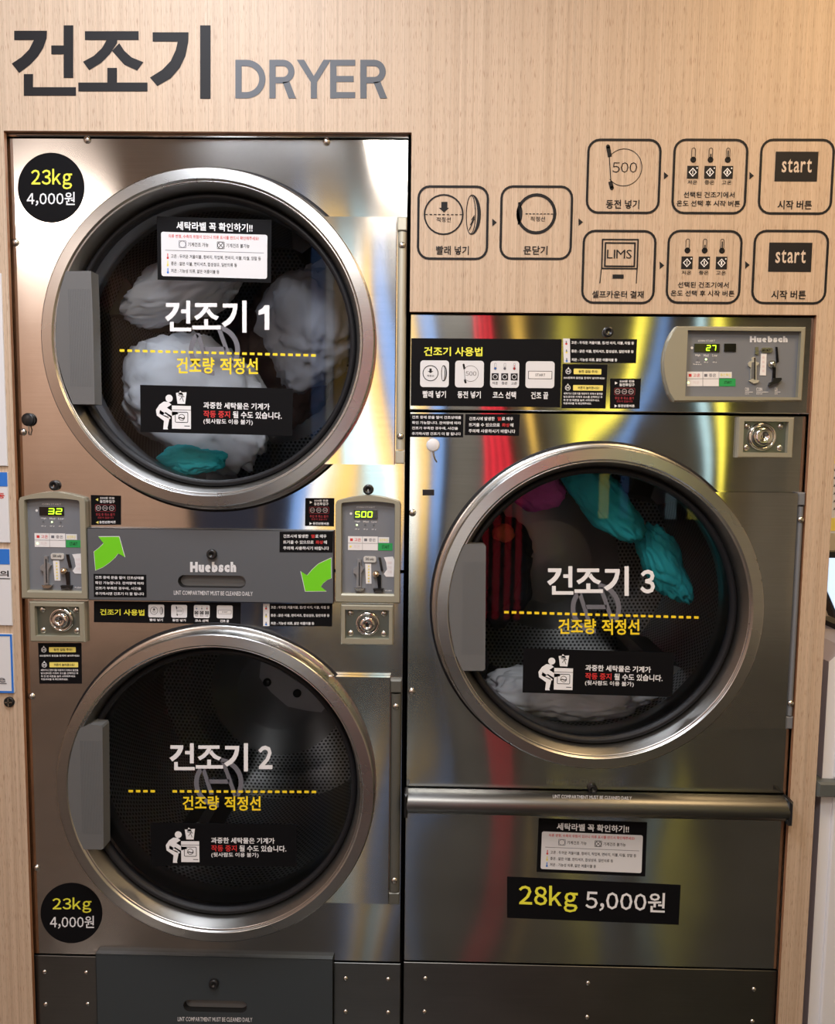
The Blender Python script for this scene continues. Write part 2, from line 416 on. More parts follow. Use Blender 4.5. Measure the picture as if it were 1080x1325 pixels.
# opposite side of the room, with added window, cladding and glowing panels reflected in the steel
b = MB(); b.box(XL, -.75, YF-.08, YF, 0, CEIL, 'warm_wood'); b.box(.62, XR, YF-.08, YF, 0, CEIL, 'plaster')
b.box(-.75, .62, YF-.08, YF, 2.5, CEIL, 'plaster'); struct(b.build('wall_front'), 'shop front wall opposite the dryers')
b = MB(); b.box(-.75, .62, YF-.05, YF-.03, 0, 2.5, 'night_blue'); w1 = struct(b.build('window_1'), 'added dark shop window reflected in the steel')  # dark window added as something for the steel to reflect
for k in range(4):
    b = MB(); x = -.75+k*(1.37-.04)/3; b.box(x, x+.04, YF-.06, YF, 0, 2.5, 'nickel'); b.build('window_frame', w1)
def added_glow(x0, x1, z0, z1, y, bands, label, nm='glow_panel'):  # glowing panels added so the steel reflects coloured streaks
    t = thing(nm, label, 'glowing panel', ((x0+x1)/2, y, z0 if z0 < .1 else z0))
    b = MB(); b.box(x0, x1, y-.12, y, z0, z1, 'black_metal'); b.build('housing', t)
    for (a, c, cm) in bands:
        b = MB(); b.box(x0+(x1-x0)*a+.004, x0+(x1-x0)*c-.004, y, y+.01, z0+.02, z1-.02, cm); b.build('lit_panel', t)
mat('lit_blue', (.20, .42, .95), .5, 0, 1.1); mat('lit_cyan', (.58, .88, 1.0), .5, 0, 1.6); mat('lit_white', (1, .99, .95), .5, 0, 2.2)
mat('lit_yellow', (1.0, .62, .12), .5, 0, 1.6); mat('lit_lemon', (1.0, .84, .10), .5, 0, 3.0); mat('lit_red', (.95, .03, .06), .5, 0, 1.5)
added_glow(.06, .74, .6, 2.68, -3.5, [(0, .14, 'lit_blue'), (.14, .22, 'lit_white'), (.22, .36, 'lit_yellow'), (.38, .54, 'lit_cyan'), (.54, .64, 'lit_white'), (.64, .75, 'lit_yellow'), (.77, .92, 'lit_blue')],
             'added glowing panel with blue, white and yellow stripes', 'streak_panel')
added_glow(1.20, 1.50, .2, 2.6, -3.6, [(.0, .16, 'lit_red'), (.24, .42, 'lit_red'), (.50, .66, 'lit_red'), (.74, .9, 'lit_red')], 'added glowing panel of four red stripes', 'streak_panel')
added_glow(1.66, 1.72, 1.2, 2.6, -3.6, [(0, 1, 'lit_yellow')], 'narrow added glowing panel in yellow', 'streak_panel')
added_glow(1.96, 2.16, .9, 2.66, -3.55, [(0, .36, 'lit_lemon'), (.70, 1, 'lit_blue')], 'added glowing panel, yellow beside blue', 'streak_panel')
added_glow(2.40, 2.70, .9, 2.66, -3.55, [(0, .26, 'lit_cyan'), (.50, .76, 'lit_lemon')], 'added glowing panel, pale blue beside lemon', 'streak_panel')

for i, (x, y, sx, sy, pw, c, lb) in enumerate(LAMPS):
    t = thing('ceiling_light', lb, 'ceiling light', (x, y, CEIL))
    b = MB(); b.box(x-sx/2-.02, x+sx/2+.02, y-sy/2-.02, y+sy/2+.02, CEIL-.04, CEIL-.001, 'vinyl_white'); b.build('housing', t)
    ld = bpy.data.lights.new('lamp', 'AREA'); ld.shape = 'RECTANGLE'; ld.size = sx; ld.size_y = sy; ld.energy = pw; ld.color = c
    lo = bpy.data.objects.new('lamp', ld); col.objects.link(lo); lo.parent = t; lo.location = (0, 0, -.05)

# ------------------------------------------------------------------ wall lettering and pictograms
def wallthing(name, label, cat, fn, px=None, group=None):
    b = MB(); A = Art(b, WY, px=px) if px else PxArt(b, WY)
    fn(A); return tag(b.build(name), label, cat, group)
SB = 'sign_black'
wallthing('wall_lettering', 'large black Korean word for dryer on the wood above the stacked dryers', 'lettering',
          lambda A: A.text('BIGWORD', 15.5, 33, 272.5, 128, SB))
def word_dryer(A):
    g = 'sign_grey'; t = 8.2; y0, y1 = 77.5, 127.5
    def E(x0, x1):
        A.rect(x0, y0, x0+t, y1, g)
        for y in (y0, (y0+y1)/2-t/2, y1-t): A.rect(x0+t, y, x1-(2 if y == (y0+y1)/2-t/2 else 0), y+t*.95, g)
    def bowl(x0, x1, ya, yb):   # closed half-round stroke
        r = (yb-ya)/2; xc = x1-r; yc = (ya+yb)/2
        o = [(x0, ya)]+A.ell(xc, yc, r, r, 20, -90, 90)+[(x0, yb)]; i = [(x0, ya+t)]+A.ell(xc, yc, r-t, r-t, 20, -90, 90)+[(x0, yb-t)]
        for k in range(len(o)-1): A.poly([o[k], o[k+1], i[k+1], i[k]], g)
    def Rr(x0, x1):
        A.rect(x0, y0, x0+t, y1, g); bowl(x0+t, x1-1, y0, y0+30.5); A.poly([(x0+17, y0+29), (x0+26, y0+28), (x1+1, y1), (x1-8.5, y1)], g)
    A.rect(304.5, y0, 304.5+t, y1, g); bowl(304.5+t, 343.5, y0, y1)
    Rr(348.5, 382); E(427, 459.5); Rr(466, 500)
    A.poly([(384, y0), (393.5, y0), (406, y0+21), (418.5, y0), (428, y0), (410, y0+29), (410, y1), (402, y1), (402, y0+29)], g)
wallthing('wall_lettering', 'grey metallic word DRYER beside the big black Korean word', 'lettering', word_dryer)

def f_box(A): A.frame(0, 0, 1, 1, .17, .033, SB)
def capt(A, t, w=.44, v0=.81, v1=.93): A.text(t, .5-w/2, v0, .5+w/2, v1, SB, bold=.018)
def drum_icon(A, u, v, r, t, arrow):
    A.ring(u, v, r, t, SB); A.dashes(u-(r-.02)/A.asp, v, u+(r-.02)/A.asp, v, 9, .012, SB)
    A.text('적정선', u-.1, v+.035, u+.1, v+.10, SB, bold=.008)
def p_load(A):
    f_box(A); u, v, r = .37, .39, .275; drum_icon(A, u, v, r, .022, 1)
    A.poly([(u-.035, v-.17), (u+.05, v-.17), (u+.05, v-.09), (u+.075, v-.09), (u+.005, v-.03), (u-.07, v-.09), (u-.035, v-.09)], 'ink_black')
    e = A.ell(.75, .39, .07, .265, 32); e2 = A.ell(.75, .39, .058, .25, 32); A.band(e, e2, SB)
    a = A.ell(.76, .39, .13, .27, 16, -88, 88); c = A.ell(.74, .39, .10, .27, 16, -88, 88); A.poly(a+c[::-1], SB)
    for k in range(3): A.line(.73+.015*k, .60-.07*k, .80, .44-.04*k+.02*k, .012, SB)
    capt(A, '빨래 넣기', .46)
def p_close(A):
    f_box(A); u, v, r = .5, .38, .275; A.ring(u, v, r, .042, SB)
    A.poly(A.ell(u, v, r/A.asp, r, 12, 145, 215)+A.ell(u-r/A.asp*.95, v, .07, .15, 12, -85, 85)[::-1], SB)
    A.dashes(u-.15, v, u+.23, v, 8, .012, SB); A.text('적정선', u-.08, v+.035, u+.12, v+.10, SB, bold=.008)
    capt(A, '문닫기', .33)
def coin_icon(A, u, v, r, m=SB, s=1.):
    A.line(u-.9*r/A.asp, v-1.1*r, u-.78*r/A.asp, v-.55*r, .055*s, m); A.disc(u-.9*r/A.asp, v-1.1*r, .027*s, m)
    A.line(u-.72*r/A.asp, v+.75*r, u-.62*r/A.asp, v+1.1*r, .055*s, m); A.disc(u-.62*r/A.asp, v+1.1*r, .027*s, m)
    A.line(u-.82*r/A.asp, v-.6*r, u-.68*r/A.asp, v+.8*r, .012*s, m)
    o = A.ell(u, v, r/A.asp, r, 30, -140, 140); i = A.ell(u, v, (r-.009*s)/A.asp, r-.009*s, 30, -140, 140)
    for k in range(len(o)-1): A.poly([o[k], o[k+1], i[k+1], i[k]], m)
    A.text('500', u-.62*r/A.asp, v-.27*r, u+.72*r/A.asp, v+.27*r, m, bold=-.006)
def p_coin(A): f_box(A); coin_icon(A, .50, .38, .25); capt(A, '동전 넣기', .45)
def thermo(A, u, v, m, lv, s=1., fill=None):
    A.frame(u-.032*s, v, u+.032*s, v+.17*s, .03*s, .009*s, m); A.disc(u, v+.185*s, .046*s, m); A.ring(u, v+.185*s, .046*s, .01*s, m)
    A.disc(u, v+.185*s, .030*s, fill or m, 2); A.line(u, v+(.15-.11*lv)*s, u, v+.185*s, .018*s, fill or m, 2)
def course(A, v, s=1., lab=True):
    for k, (u, lv, t) in enumerate(((.27, .1, '저온'), (.50, .5, '중온'), (.73, 1, '고온'))):
        thermo(A, u, v, SB, lv, s)
        q = v+.28*s; d = .075
        A.rect(u-d, q, u+d, q+.17, SB); L = 'wood_light' if False else 'paper'
        c = q+.085; A.band([(u, c-.06), (u+.055, c), (u, c+.06), (u-.055, c)], [(u, c-.043), (u+.039, c), (u, c+.043), (u-.039, c)], L, 2)
        A.line(u, c-.025, u, c+.025, .010+.006*k, L, 2); A.disc(u+.055, q+.03, .010, L, 2)
        if lab: A.text(t, u-.065, q+.19, u+.065, q+.245, SB, bold=.01)
def p_course(A):
    f_box(A); course(A, .12, .85)
    A.text('선택된 건조기에서', .16, .70, .84, .78, SB, bold=.014); A.text('온도 선택 후 시작 버튼', .07, .815, .92, .895, SB, bold=.014)
def p_start(A):
    f_box(A); A.rect(.21, .17, .78, .56, SB); A.text('start', .30, .265, .70, .445, 'beige_ink', 2, .012)
    capt(A, '시작 버튼', .46)
def p_kiosk(A):
    f_box(A); A.frame(.26, .12, .76, .53, .006, .02, SB); A.frame(.30, .165, .72, .50, .006, .022, SB)
    A.text('LIMS', .335, .265, .67, .385, SB, bold=0); A.line(.265, .53, .25, .72, .012, SB); A.line(.75, .53, .745, .72, .012, SB)
    A.rect(.42, .60, .57, .655, SB); capt(A, '셀프카운터 결재', .70, .82, .92)
# x0,y0,x1,y1
PICS = [((539.5, 240, 632, 336.5), p_load, 'square wall pictogram showing drum with down arrow beside an open door, leftmost of all'),
        ((646.5, 240, 740.5, 336.5), p_close, 'square wall pictogram of a closed round dryer door, second from left'),
        ((758.5, 179.5, 854.5, 277), p_coin, 'square wall pictogram with a 500 coin going into a slot'),
        ((869.5, 179.5, 966.5, 277.5), p_course, 'upper square wall pictogram with three thermometers, beside the 500 coin'),
        ((981.5, 179.5, 1078, 278), p_start, 'upper square wall pictogram with black start button'),
        ((752.5, 297.5, 848, 393.5), p_kiosk, 'square wall pictogram of a pay kiosk reading LIMS'),
        ((862, 297.5, 959, 393.5), p_course, 'lower square wall pictogram with three thermometers, beside the LIMS kiosk'),
        ((973, 297.5, 1070.5, 394), p_start, 'lower square wall pictogram with black start button')]
for px, fn, lb in PICS: wallthing('pictogram', lb, 'sign', fn, px, 'instruction pictograms on the wood')
for (x, y, lb) in ((639.5, 288, 'small black triangle arrow between the drum and closed door pictograms'), (751, 287.5, 'small black triangle arrow right of the closed door pictogram'),
                   (861.5, 227.5, 'small black triangle arrow right of the 500 coin pictogram'), (972, 227.5, 'small black triangle arrow left of the upper start pictogram'),
                   (856, 343.5, 'small black triangle arrow right of the LIMS kiosk pictogram'), (966.5, 343, 'small black triangle arrow left of the lower start pictogram')):
    wallthing('arrow_mark', lb, 'arrow', lambda A: A.poly([(x-2.8, y-5), (x+3, y), (x-2.8, y+5)], SB), None, 'arrows between pictograms')

# notices at the left edge
def notice(lb, x1t, x1b, y0, y1, kind):
    t = None; b = MB(); xr = (wx(x1t, y0, WY)+wx(x1b, y1, WY))/2; z1, z0 = wz(x1t, y0, WY), wz(x1b, y1, WY); x0 = xr-.21
    b.box(x0, xr, WY-.004, WY, z0, z1, 'notice_white', .001); A = Art(b, WY-.004, world=(x0, z0, xr, z1))
    if kind == 'band':
        A.rect(.0, .0, 1, .20, 'blue_ink'); A.text('이용 안내', .3, .05, .7, .16, 'paper', 2)
        A.text('주의 하세요 작동', .30, .29, .97, .37, 'red_ink', bold=.02)
        for k in range(3): A.text('건조기 사용 후 세탁물을 꺼내주세요', .08, .48+.13*k, .88, .54+.13*k, 'ink_black')
    if kind == 'band2':
        A.rect(0, 0, 1, .20, 'blue_ink'); A.text('요금 안내', .3, .05, .7, .16, 'paper', 2); A.text('세탁물 주의', .45, .28, .985, .36, 'ink_black', bold=.02)
        A.rect(.1, .38, 1, .39, 'ink_black'); A.text('동전 교환기 이용', .1, .6, .80, .68, 'ink_black')
    if kind == 'frame':
        A.frame(0, 0, 1, 1, .01, .035, 'blue_ink'); A.text('고객 여러분 감사합니다', .1, .3, .85, .42, 'ink_black')
        A.rect(.3, .83, .93, .845, 'logo_grey'); A.text('e', .84, .74, .92, .82, 'logo_grey')
    if kind == 'top':
        A.rect(0, .01, .94, .10, 'blue_ink')
        for k in range(5): A.text('세탁 코스와 요금을 확인해 주세요', .06, .2+.13*k, .80, .25+.13*k, 'ink_black')
    return tag(b.build('notice', origin=None), lb, 'notice', 'notices at the left edge of the wood')
notice('white notice with blue band at the left edge, topmost and tallest of the four', 2, 11, 354, 603, 'top')
notice('white notice with blue band and red lettering, second from top at left edge', 10.5, 14, 611, 702, 'band')
notice('white notice with blue band and black lettering, third from top at left edge', 13, 17.5, 710, 809, 'band2')
notice('white notice with dark blue border, lowest of the four at left edge', 17, 19.5, 820, 896, 'frame')
b = MB(); c = Wd(12.5, 908, WY); b.lathe(c[0], c[1], [(.011, WY), (.011, WY-.003), (.009, WY-.005), (.006, WY-.003), (0, WY-.003)], 'black_metal', 24)
b.box(c[0]-.008, c[0]+.008, WY-.006, WY-.003, c[1]-.0012, c[1]+.0012, 'nickel'); b.box(c[0]-.0012, c[0]+.0012, WY-.006, WY-.003, c[1]-.008, c[1]+.008, 'nickel')
tag(b.build('wall_plug'), 'small round black plug in wood below the blue bordered notice', 'plug')

# ------------------------------------------------------------------ stickers (one mesh each, printed art on a thin film)
def sticker(parent, quad, fn, lb, Y=0., name='sticker', back='vinyl_black', r=0):
    b = MB(); A = Art(b, Y, quad=quad); A.back(back, r=r); fn(A); return b.build(name, parent, lb)
def st_warning(A):
    W_, K = 'vinyl_white', 'vinyl_black'
    A.disc(.19, .27, .078, W_)
    A.poly([(.155, .34), (.185, .345), (.205, .40), (.175, .47), (.215, .55), (.245, .55), (.25, .60), (.205, .64), (.165, .56), (.15, .62), (.185, .66), (.19, .72), (.178, .90), (.182, .93), (.150, .93), (.155, .75), (.108, .64), (.103, .52), (.125, .41)], W_)
    A.poly([(.13, .52), (.175, .62), (.20, .68), (.195, .71), (.125, .60)], W_)
    A.poly([(.208, .42), (.333, .42), (.333, .91), (.208, .91)], W_); A.rect(.208, .505, .333, .515, K, 2)
    A.frame(.228, .55, .315, .78, .03, .014, K, 2); A.ring(.272, .665, .07, .012, K, 2); A.text('~', .25, .66, .29, .70, K, 2); A.rect(.29, .84, .325, .855, K, 2)
    A.poly([(.235, .15), (.305, .13), (.295, .38), (.245, .38)], W_); A.poly([(.25, .18), (.262, .10), (.275, .14), (.285, .20)], W_, 1)
    A.line(.25, .20, .29, .23, .014, K, 2); A.line(.26, .30, .28, .20, .012, K, 2); A.line(.285, .33, .275, .24, .012, K, 2)
    A.text('과중한 세탁물은 기계가', .415, .325, .85, .465, W_, bold=.022)
    A.text('작동 중지', .415, .505, .59, .655, 'red_ink', bold=.022); A.text('될 수도 있습니다.', .608, .505, .93, .655, W_, bold=.022)
    A.text('(뒷사람도 이용 불가)', .415, .68, .74, .80, W_, bold=.018)
def st_care(A):
    A.text('세탁라벨 꼭 확인하기!!', .17, .07, .835, .205, 'vinyl_white', bold=.022)
    A.rrect(.035, .24, .965, .94, .035, 'notice_white')
    A.text('의류 변형, 수축의 위험이 있으니 의류 표시를 반드시 확인해주세요!', .10, .275, .89, .335, 'red_ink', 2, .012)
    A.frame(.19, .37, .255, .485, .01, .008, 'logo_grey', 2); A.ring(.2225, .4275, .055, .008, 'logo_grey', 3); A.text('기계건조 가능', .27, .395, .45, .46, 'ink_black', 2, .012)
    A.frame(.525, .37, .59, .485, .01, .008, 'ink_black', 2); A.ring(.5575, .4275, .055, .008, 'ink_black', 2)
    A.line(.535, .385, .58, .47, .009, 'ink_black', 2); A.line(.58, .385, .535, .47, .009, 'ink_black', 2); A.text('기계건조 불가능', .605, .395, .81, .46, 'ink_black', 2, .012)
    A.rect(.07, .525, .935, .533, 'logo_grey', 2)
    for k, (t, e, m) in enumerate((('고온 : 두꺼운 겨울이불, 청바지, 작업복, 면바지, 이불, 타월, 양말 등', .91, 'red_ink'), ('중온 : 얇은 이불, 면티셔츠, 합성섬유, 일반의류 등', .70, 'pale_yellow'), ('저온 : 기능성 의류, 얇은 여름이불 등', .545, 'blue_ink'))):
        v = .59+.115*k; A.text(t, .12, v, e, v+.065, 'ink_black', 2, .012); A.rect(.088, v-.01, .096, v+.05, m, 2); A.disc(.092, v+.06, .018, m, 2)
def st_temp(A):
    A.rect(0, 0, .092, 1, 'notice_white')
    for k, (t, e, m) in enumerate((('고온 : 두꺼운 겨울이불, 침/면 바지, 이불, 타월 등', .96, 'red_ink'), ('중온 : 얇은 이불, 면티셔츠, 합성섬유, 일반의류 등', .96, 'pale_yellow'), ('저온 : 기능성 의류, 얇은 여름이불 등', .74, 'blue_ink'))):
        v = .10+.355*k; A.text(t, .11, v, e, v+.135, 'vinyl_white', 1, .022); A.rect(.035, v, .05, v+.1, 'logo_grey', 2); A.disc(.0425, v+.12, .045, m, 2)
def st_caution(A):
    for v, t, e in ((.10, '동전 걸림 주의!', .87), (.47, '버튼이 눌러졌나요?', .92)):
        A.ring(.13, v+.065, .062, .012, 'vinyl_white'); A.text('H', .10, v+.04, .16, v+.09, 'vinyl_white', 1, .03); A.poly([(.11, v), (.13, v-.035), (.15, v)], 'vinyl_white')
        A.rrect(.25, v, e, v+.125, .015, 'pale_yellow'); A.text(t, .36, v+.03, e-.08, v+.095, 'ink_black', 2, .02)
    A.text('500원짜리 동전을 한개씩 넣어주세요!', .03, .285, .95, .335, 'vinyl_white', 1, .02)
    for k, (t, e) in enumerate((('세탁기나 건조기를 작동하기 위해서 동전을', .92), ('넣으셨다면 기계의 코스를 선택하신 후', .92), ('꼭 한 번 버튼을 눌러 시작해주세요.', .86), ('작동여부를 꼭 확인해주세요.', .68))):
        A.text(t, .04, .64+.075*k, e, .69+.075*k, 'vinyl_white', 1, .016)
def st_coin(flip):
    def f(A):
        W_ = 'vinyl_white'
        def tri(v):
            x = .20
            A.poly([(x-.045, v-.05), (x+.045, v), (x-.045, v+.05)] if not flip else [(x+.045, v-.05), (x-.045, v), (x+.045, v+.05)], 'pale_yellow' if flip else W_)
        tri(.15); A.text('500원 전용', .31, .05, .79, .13, W_, bold=.024); A.text('동전투입구', .30, .155, .80, .26, W_, bold=.024)
        A.frame(.14, .31, .82, .55, .04, .012, 'dark_red')
        for k in range(3): A.ring(.25+.22*k, .43, .085, .012, 'paper_pink'); A.text('500', .20+.22*k, .41, .30+.22*k, .45, 'paper_pink')
        A.text('투입 후 취소 불가', .16, .60, .80, .70, 'dark_red', bold=.02); A.text('잔돈이 없습니다', .22, .72, .76, .79, 'dark_red', bold=.012)
        tri(.91); A.text('동전반환버튼', .27, .86, .83, .95, W_, bold=.024)
    return f
def st_open(A):
    for k, (t, e) in enumerate((('건조 중에 문을 열어 건조상태를', .955), ('확인 가능합니다. 잔여량에 따라', .955), ('건조가 부족한 경우에, 시간을', .90), ('추가하시면 건조기 더 잘 됩니다', .955))):
        A.text(t, .03, .08+.235*k, e, .21+.235*k, 'vinyl_white', bold=.020)
def st_hot(A):
    A.text('건조시에 발생한', .07, .13, .54, .30, 'vinyl_white', bold=.020); A.text('열', .59, .13, .66, .30, 'red_ink', bold=.020); A.text('로 매우', .67, .13, .88, .30, 'vinyl_white', bold=.020)
    A.text('뜨거울 수 있으므로', .07, .42, .64, .59, 'vinyl_white', bold=.020); A.text('화상', .68, .42, .82, .59, 'red_ink', bold=.020); A.text('에', .83, .42, .89, .59, 'vinyl_white', bold=.020)
    A.text('주의해 사용하시기 바랍니다', .07, .71, .93, .88, 'vinyl_white', bold=.020)
def tile_icon(A, u0, v0, u1, v1, k):
    A.rrect(u0, v0, u1, v1, .04*(v1-v0)*3, 'notice_white')
    class S: pass
    B = Art(A.mb, A.Y, world=(0, 0, 1, 1)); B.q = np.array([A.P(u0, v0), A.P(u1, v0), A.P(u1, v1), A.P(u0, v1)]); B.asp = (u1-u0)*A.asp/(v1-v0)
    B.y = lambda l: A.Y-.0005-.00018*(l+1)
    if k == 0:
        B.ring(.36, .48, .30, .03, SB); B.poly([(.32, .3), (.40, .3), (.40, .4), (.46, .4), (.36, .48), (.26, .4), (.32, .4)], SB); B.text('적정선', .24, .54, .48, .62, SB)
        B.band(B.ell(.80, .48, .07, .30), B.ell(.80, .48, .045, .27), SB); B.poly(B.ell(.82, .48, .11, .30, 12, -85, 85)+B.ell(.80, .48, .09, .29, 12, -85, 85)[::-1], SB)
    if k == 1: coin_icon(B, .54, .48, .30, SB, 1.4)
    if k == 2: 
        for q, (u, m) in enumerate(((.17, 'blue_ink'), (.50, 'logo_grey'), (.83, 'red_ink'))):
            thermo(B, u, .08, 'logo_grey', .4*q, 1.1, m); B.rect(u-.12, .46, u+.12, .72, SB); B.ring(u, .59, .09, .02, 'notice_white', 2); B.text(('저온', '중온', '고온')[q], u-.1, .78, u+.1, .88, SB)
    if k == 3: B.frame(.09, .36, .92, .66, .02, .02, SB); B.rect(.11, .38, .90, .64, 'paper', 2); B.text('START', .34, .46, .68, .56, SB, 3)
def st_usage(A):
    A.text('건조기 사용법', .085, .125, .475, .26, 'lemon', bold=.022)
    for k, (u, t) in enumerate(((.062, '빨래 넣기'), (.295, '동전 넣기'), (.53, '코스 선택'), (.765, '건조 끝'))):
        tile_icon(A, u, .325, u+.192, .72, k); c = u+.096; wd = .155 if k < 3 else .115; A.text(t, c-wd/2, .775, c+wd/2, .88, 'vinyl_white', bold=.020)
def st_usage_long(A):
    A.text('건조기 사용법', .042, .37, .345, .66, 'lemon', bold=.022)
    for k, (u, t) in enumerate(((.372, '빨래 넣기'), (.528, '동전 넣기'), (.682, '코스 선택'), (.838, '건조 끝'))):
        tile_icon(A, u, .13, u+.108, .73, k); c = u+.054; wd = .09 if k < 3 else .06; A.text(t, c-wd/2, .79, c+wd/2, .91, 'vinyl_white', bold=.020)

def price_circle(parent, cx, cy, rx, ry, Y, t1, t2, lb):
    b = MB(); A = PxArt(b, Y); b.prism([A.P(cx+rx*math.cos(a), cy+ry*math.sin(a)) for a in [2*math.pi*k/64 for k in range(64)]], Y-.0005, Y, 'vinyl_black')
    A.text('23kg', *t1, 'lemon', bold=.012); A.text('4,000원', *t2, 'vinyl_white', bold=.012); b.build('price_sticker', parent, lb)

# ------------------------------------------------------------------ small shared pieces
def screw_mesh():
    b = MB(); b.dome((0, 0, 0), .0070, .0048, 'screw_metal'); b.box(-.0035, .0035, -.0043, -.003, -.0006, .0006, 'black_metal')
    me = bpy.data.meshes.new('screw'); me.from_pydata(b.v, [], b.f)
    for n in b.names: me.materials.append(MATS[n])
    me.polygons.foreach_set('material_index', b.m); me.polygons.foreach_set('use_smooth', b.sm); return me
SCREW = screw_mesh()
def screw(parent, px, py, Y=0., s=1.):
    x, z = Wd(px, py, Y); o = link('screw', SCREW, parent, (x, Y, z)); o.scale = (s, s, s)
def black_lock(parent, px, py, r=.0105, Y=0.):
    x, z = Wd(px, py, Y); b = MB()
    b.lathe(x, z, [(r, Y), (r, Y-.006), (r*.85, Y-.009), (r*.5, Y-.009), (r*.42, Y-.006), (0, Y-.006)], 'black_plastic', 28)
    b.box(x-.0009, x+.0009, Y-.0068, Y-.006, z-.004, z+.001, 'nickel'); b.build('cylinder_lock', parent)
def plate_hole(b, x0, x1, z0, z1, cx, cz, r, y, m, n=96):
    """sheet with a round opening and a turned rim"""
    vs = []; fs = []
    for i in range(n):
        a = 2*math.pi*i/n; dx, dz = math.cos(a), math.sin(a)
        t = min((x1-cx)/dx if dx > 1e-9 else 9e9, (x0-cx)/dx if dx < -1e-9 else 9e9, (z1-cz)/dz if dz > 1e-9 else 9e9, (z0-cz)/dz if dz < -1e-9 else 9e9)
        vs.append((cx+r*dx, y, cz+r*dz)); vs.append((cx+t*dx, y, cz+t*dz)); vs.append((cx+r*dx, y+.03, cz+r*dz))
    for i in range(n):
        j = (i+1) % n; fs.append((3*i, 3*i+1, 3*j+1, 3*j)); fs.append((3*i+2, 3*i, 3*j, 3*j+2))
    # corners
    b.add(vs, fs, m)
    for X, Z in ((x0, z0), (x1, z0), (x0, z1), (x1, z1)):
        A = math.atan2(Z-cz, X-cx) % (2*math.pi); i = int(A/(2*math.pi)*n) % n; j = (i+1) % n
        b.add([vs[3*i+1], (X, y, Z), vs[3*j+1]], [(0, 1, 2)], m)
    b.box(x0, x0+.002, y, y+.03, z0, z1, m); b.box(x1-.002, x1, y, y+.03, z0, z1, m)
    b.box(x0, x1, y, y+.03, z1-.002, z1, m); b.box(x0, x1, y, y+.03, z0, z0+.002, m)

def handle_pts(name):
    if name == 1: return [(85, 351), (117.7, 350.5), (120, 409), (122.5, 523.3), (94, 523), (83, 496), (74.5, 465), (71.5, 438), (73.5, 401), (78.5, 373)]
    if name == 2: return [(100, 944), (117, 937.5), (131, 939), (132.5, 942), (134, 1098), (131, 1099.5), (106, 1099), (94, 1074), (87, 1035), (86, 1000), (91, 965)]
    return [(600, 704), (626, 705), (628.5, 707), (627.5, 866), (625, 868), (599, 868), (588, 845), (581, 800), (580.5, 765), (587, 728)]

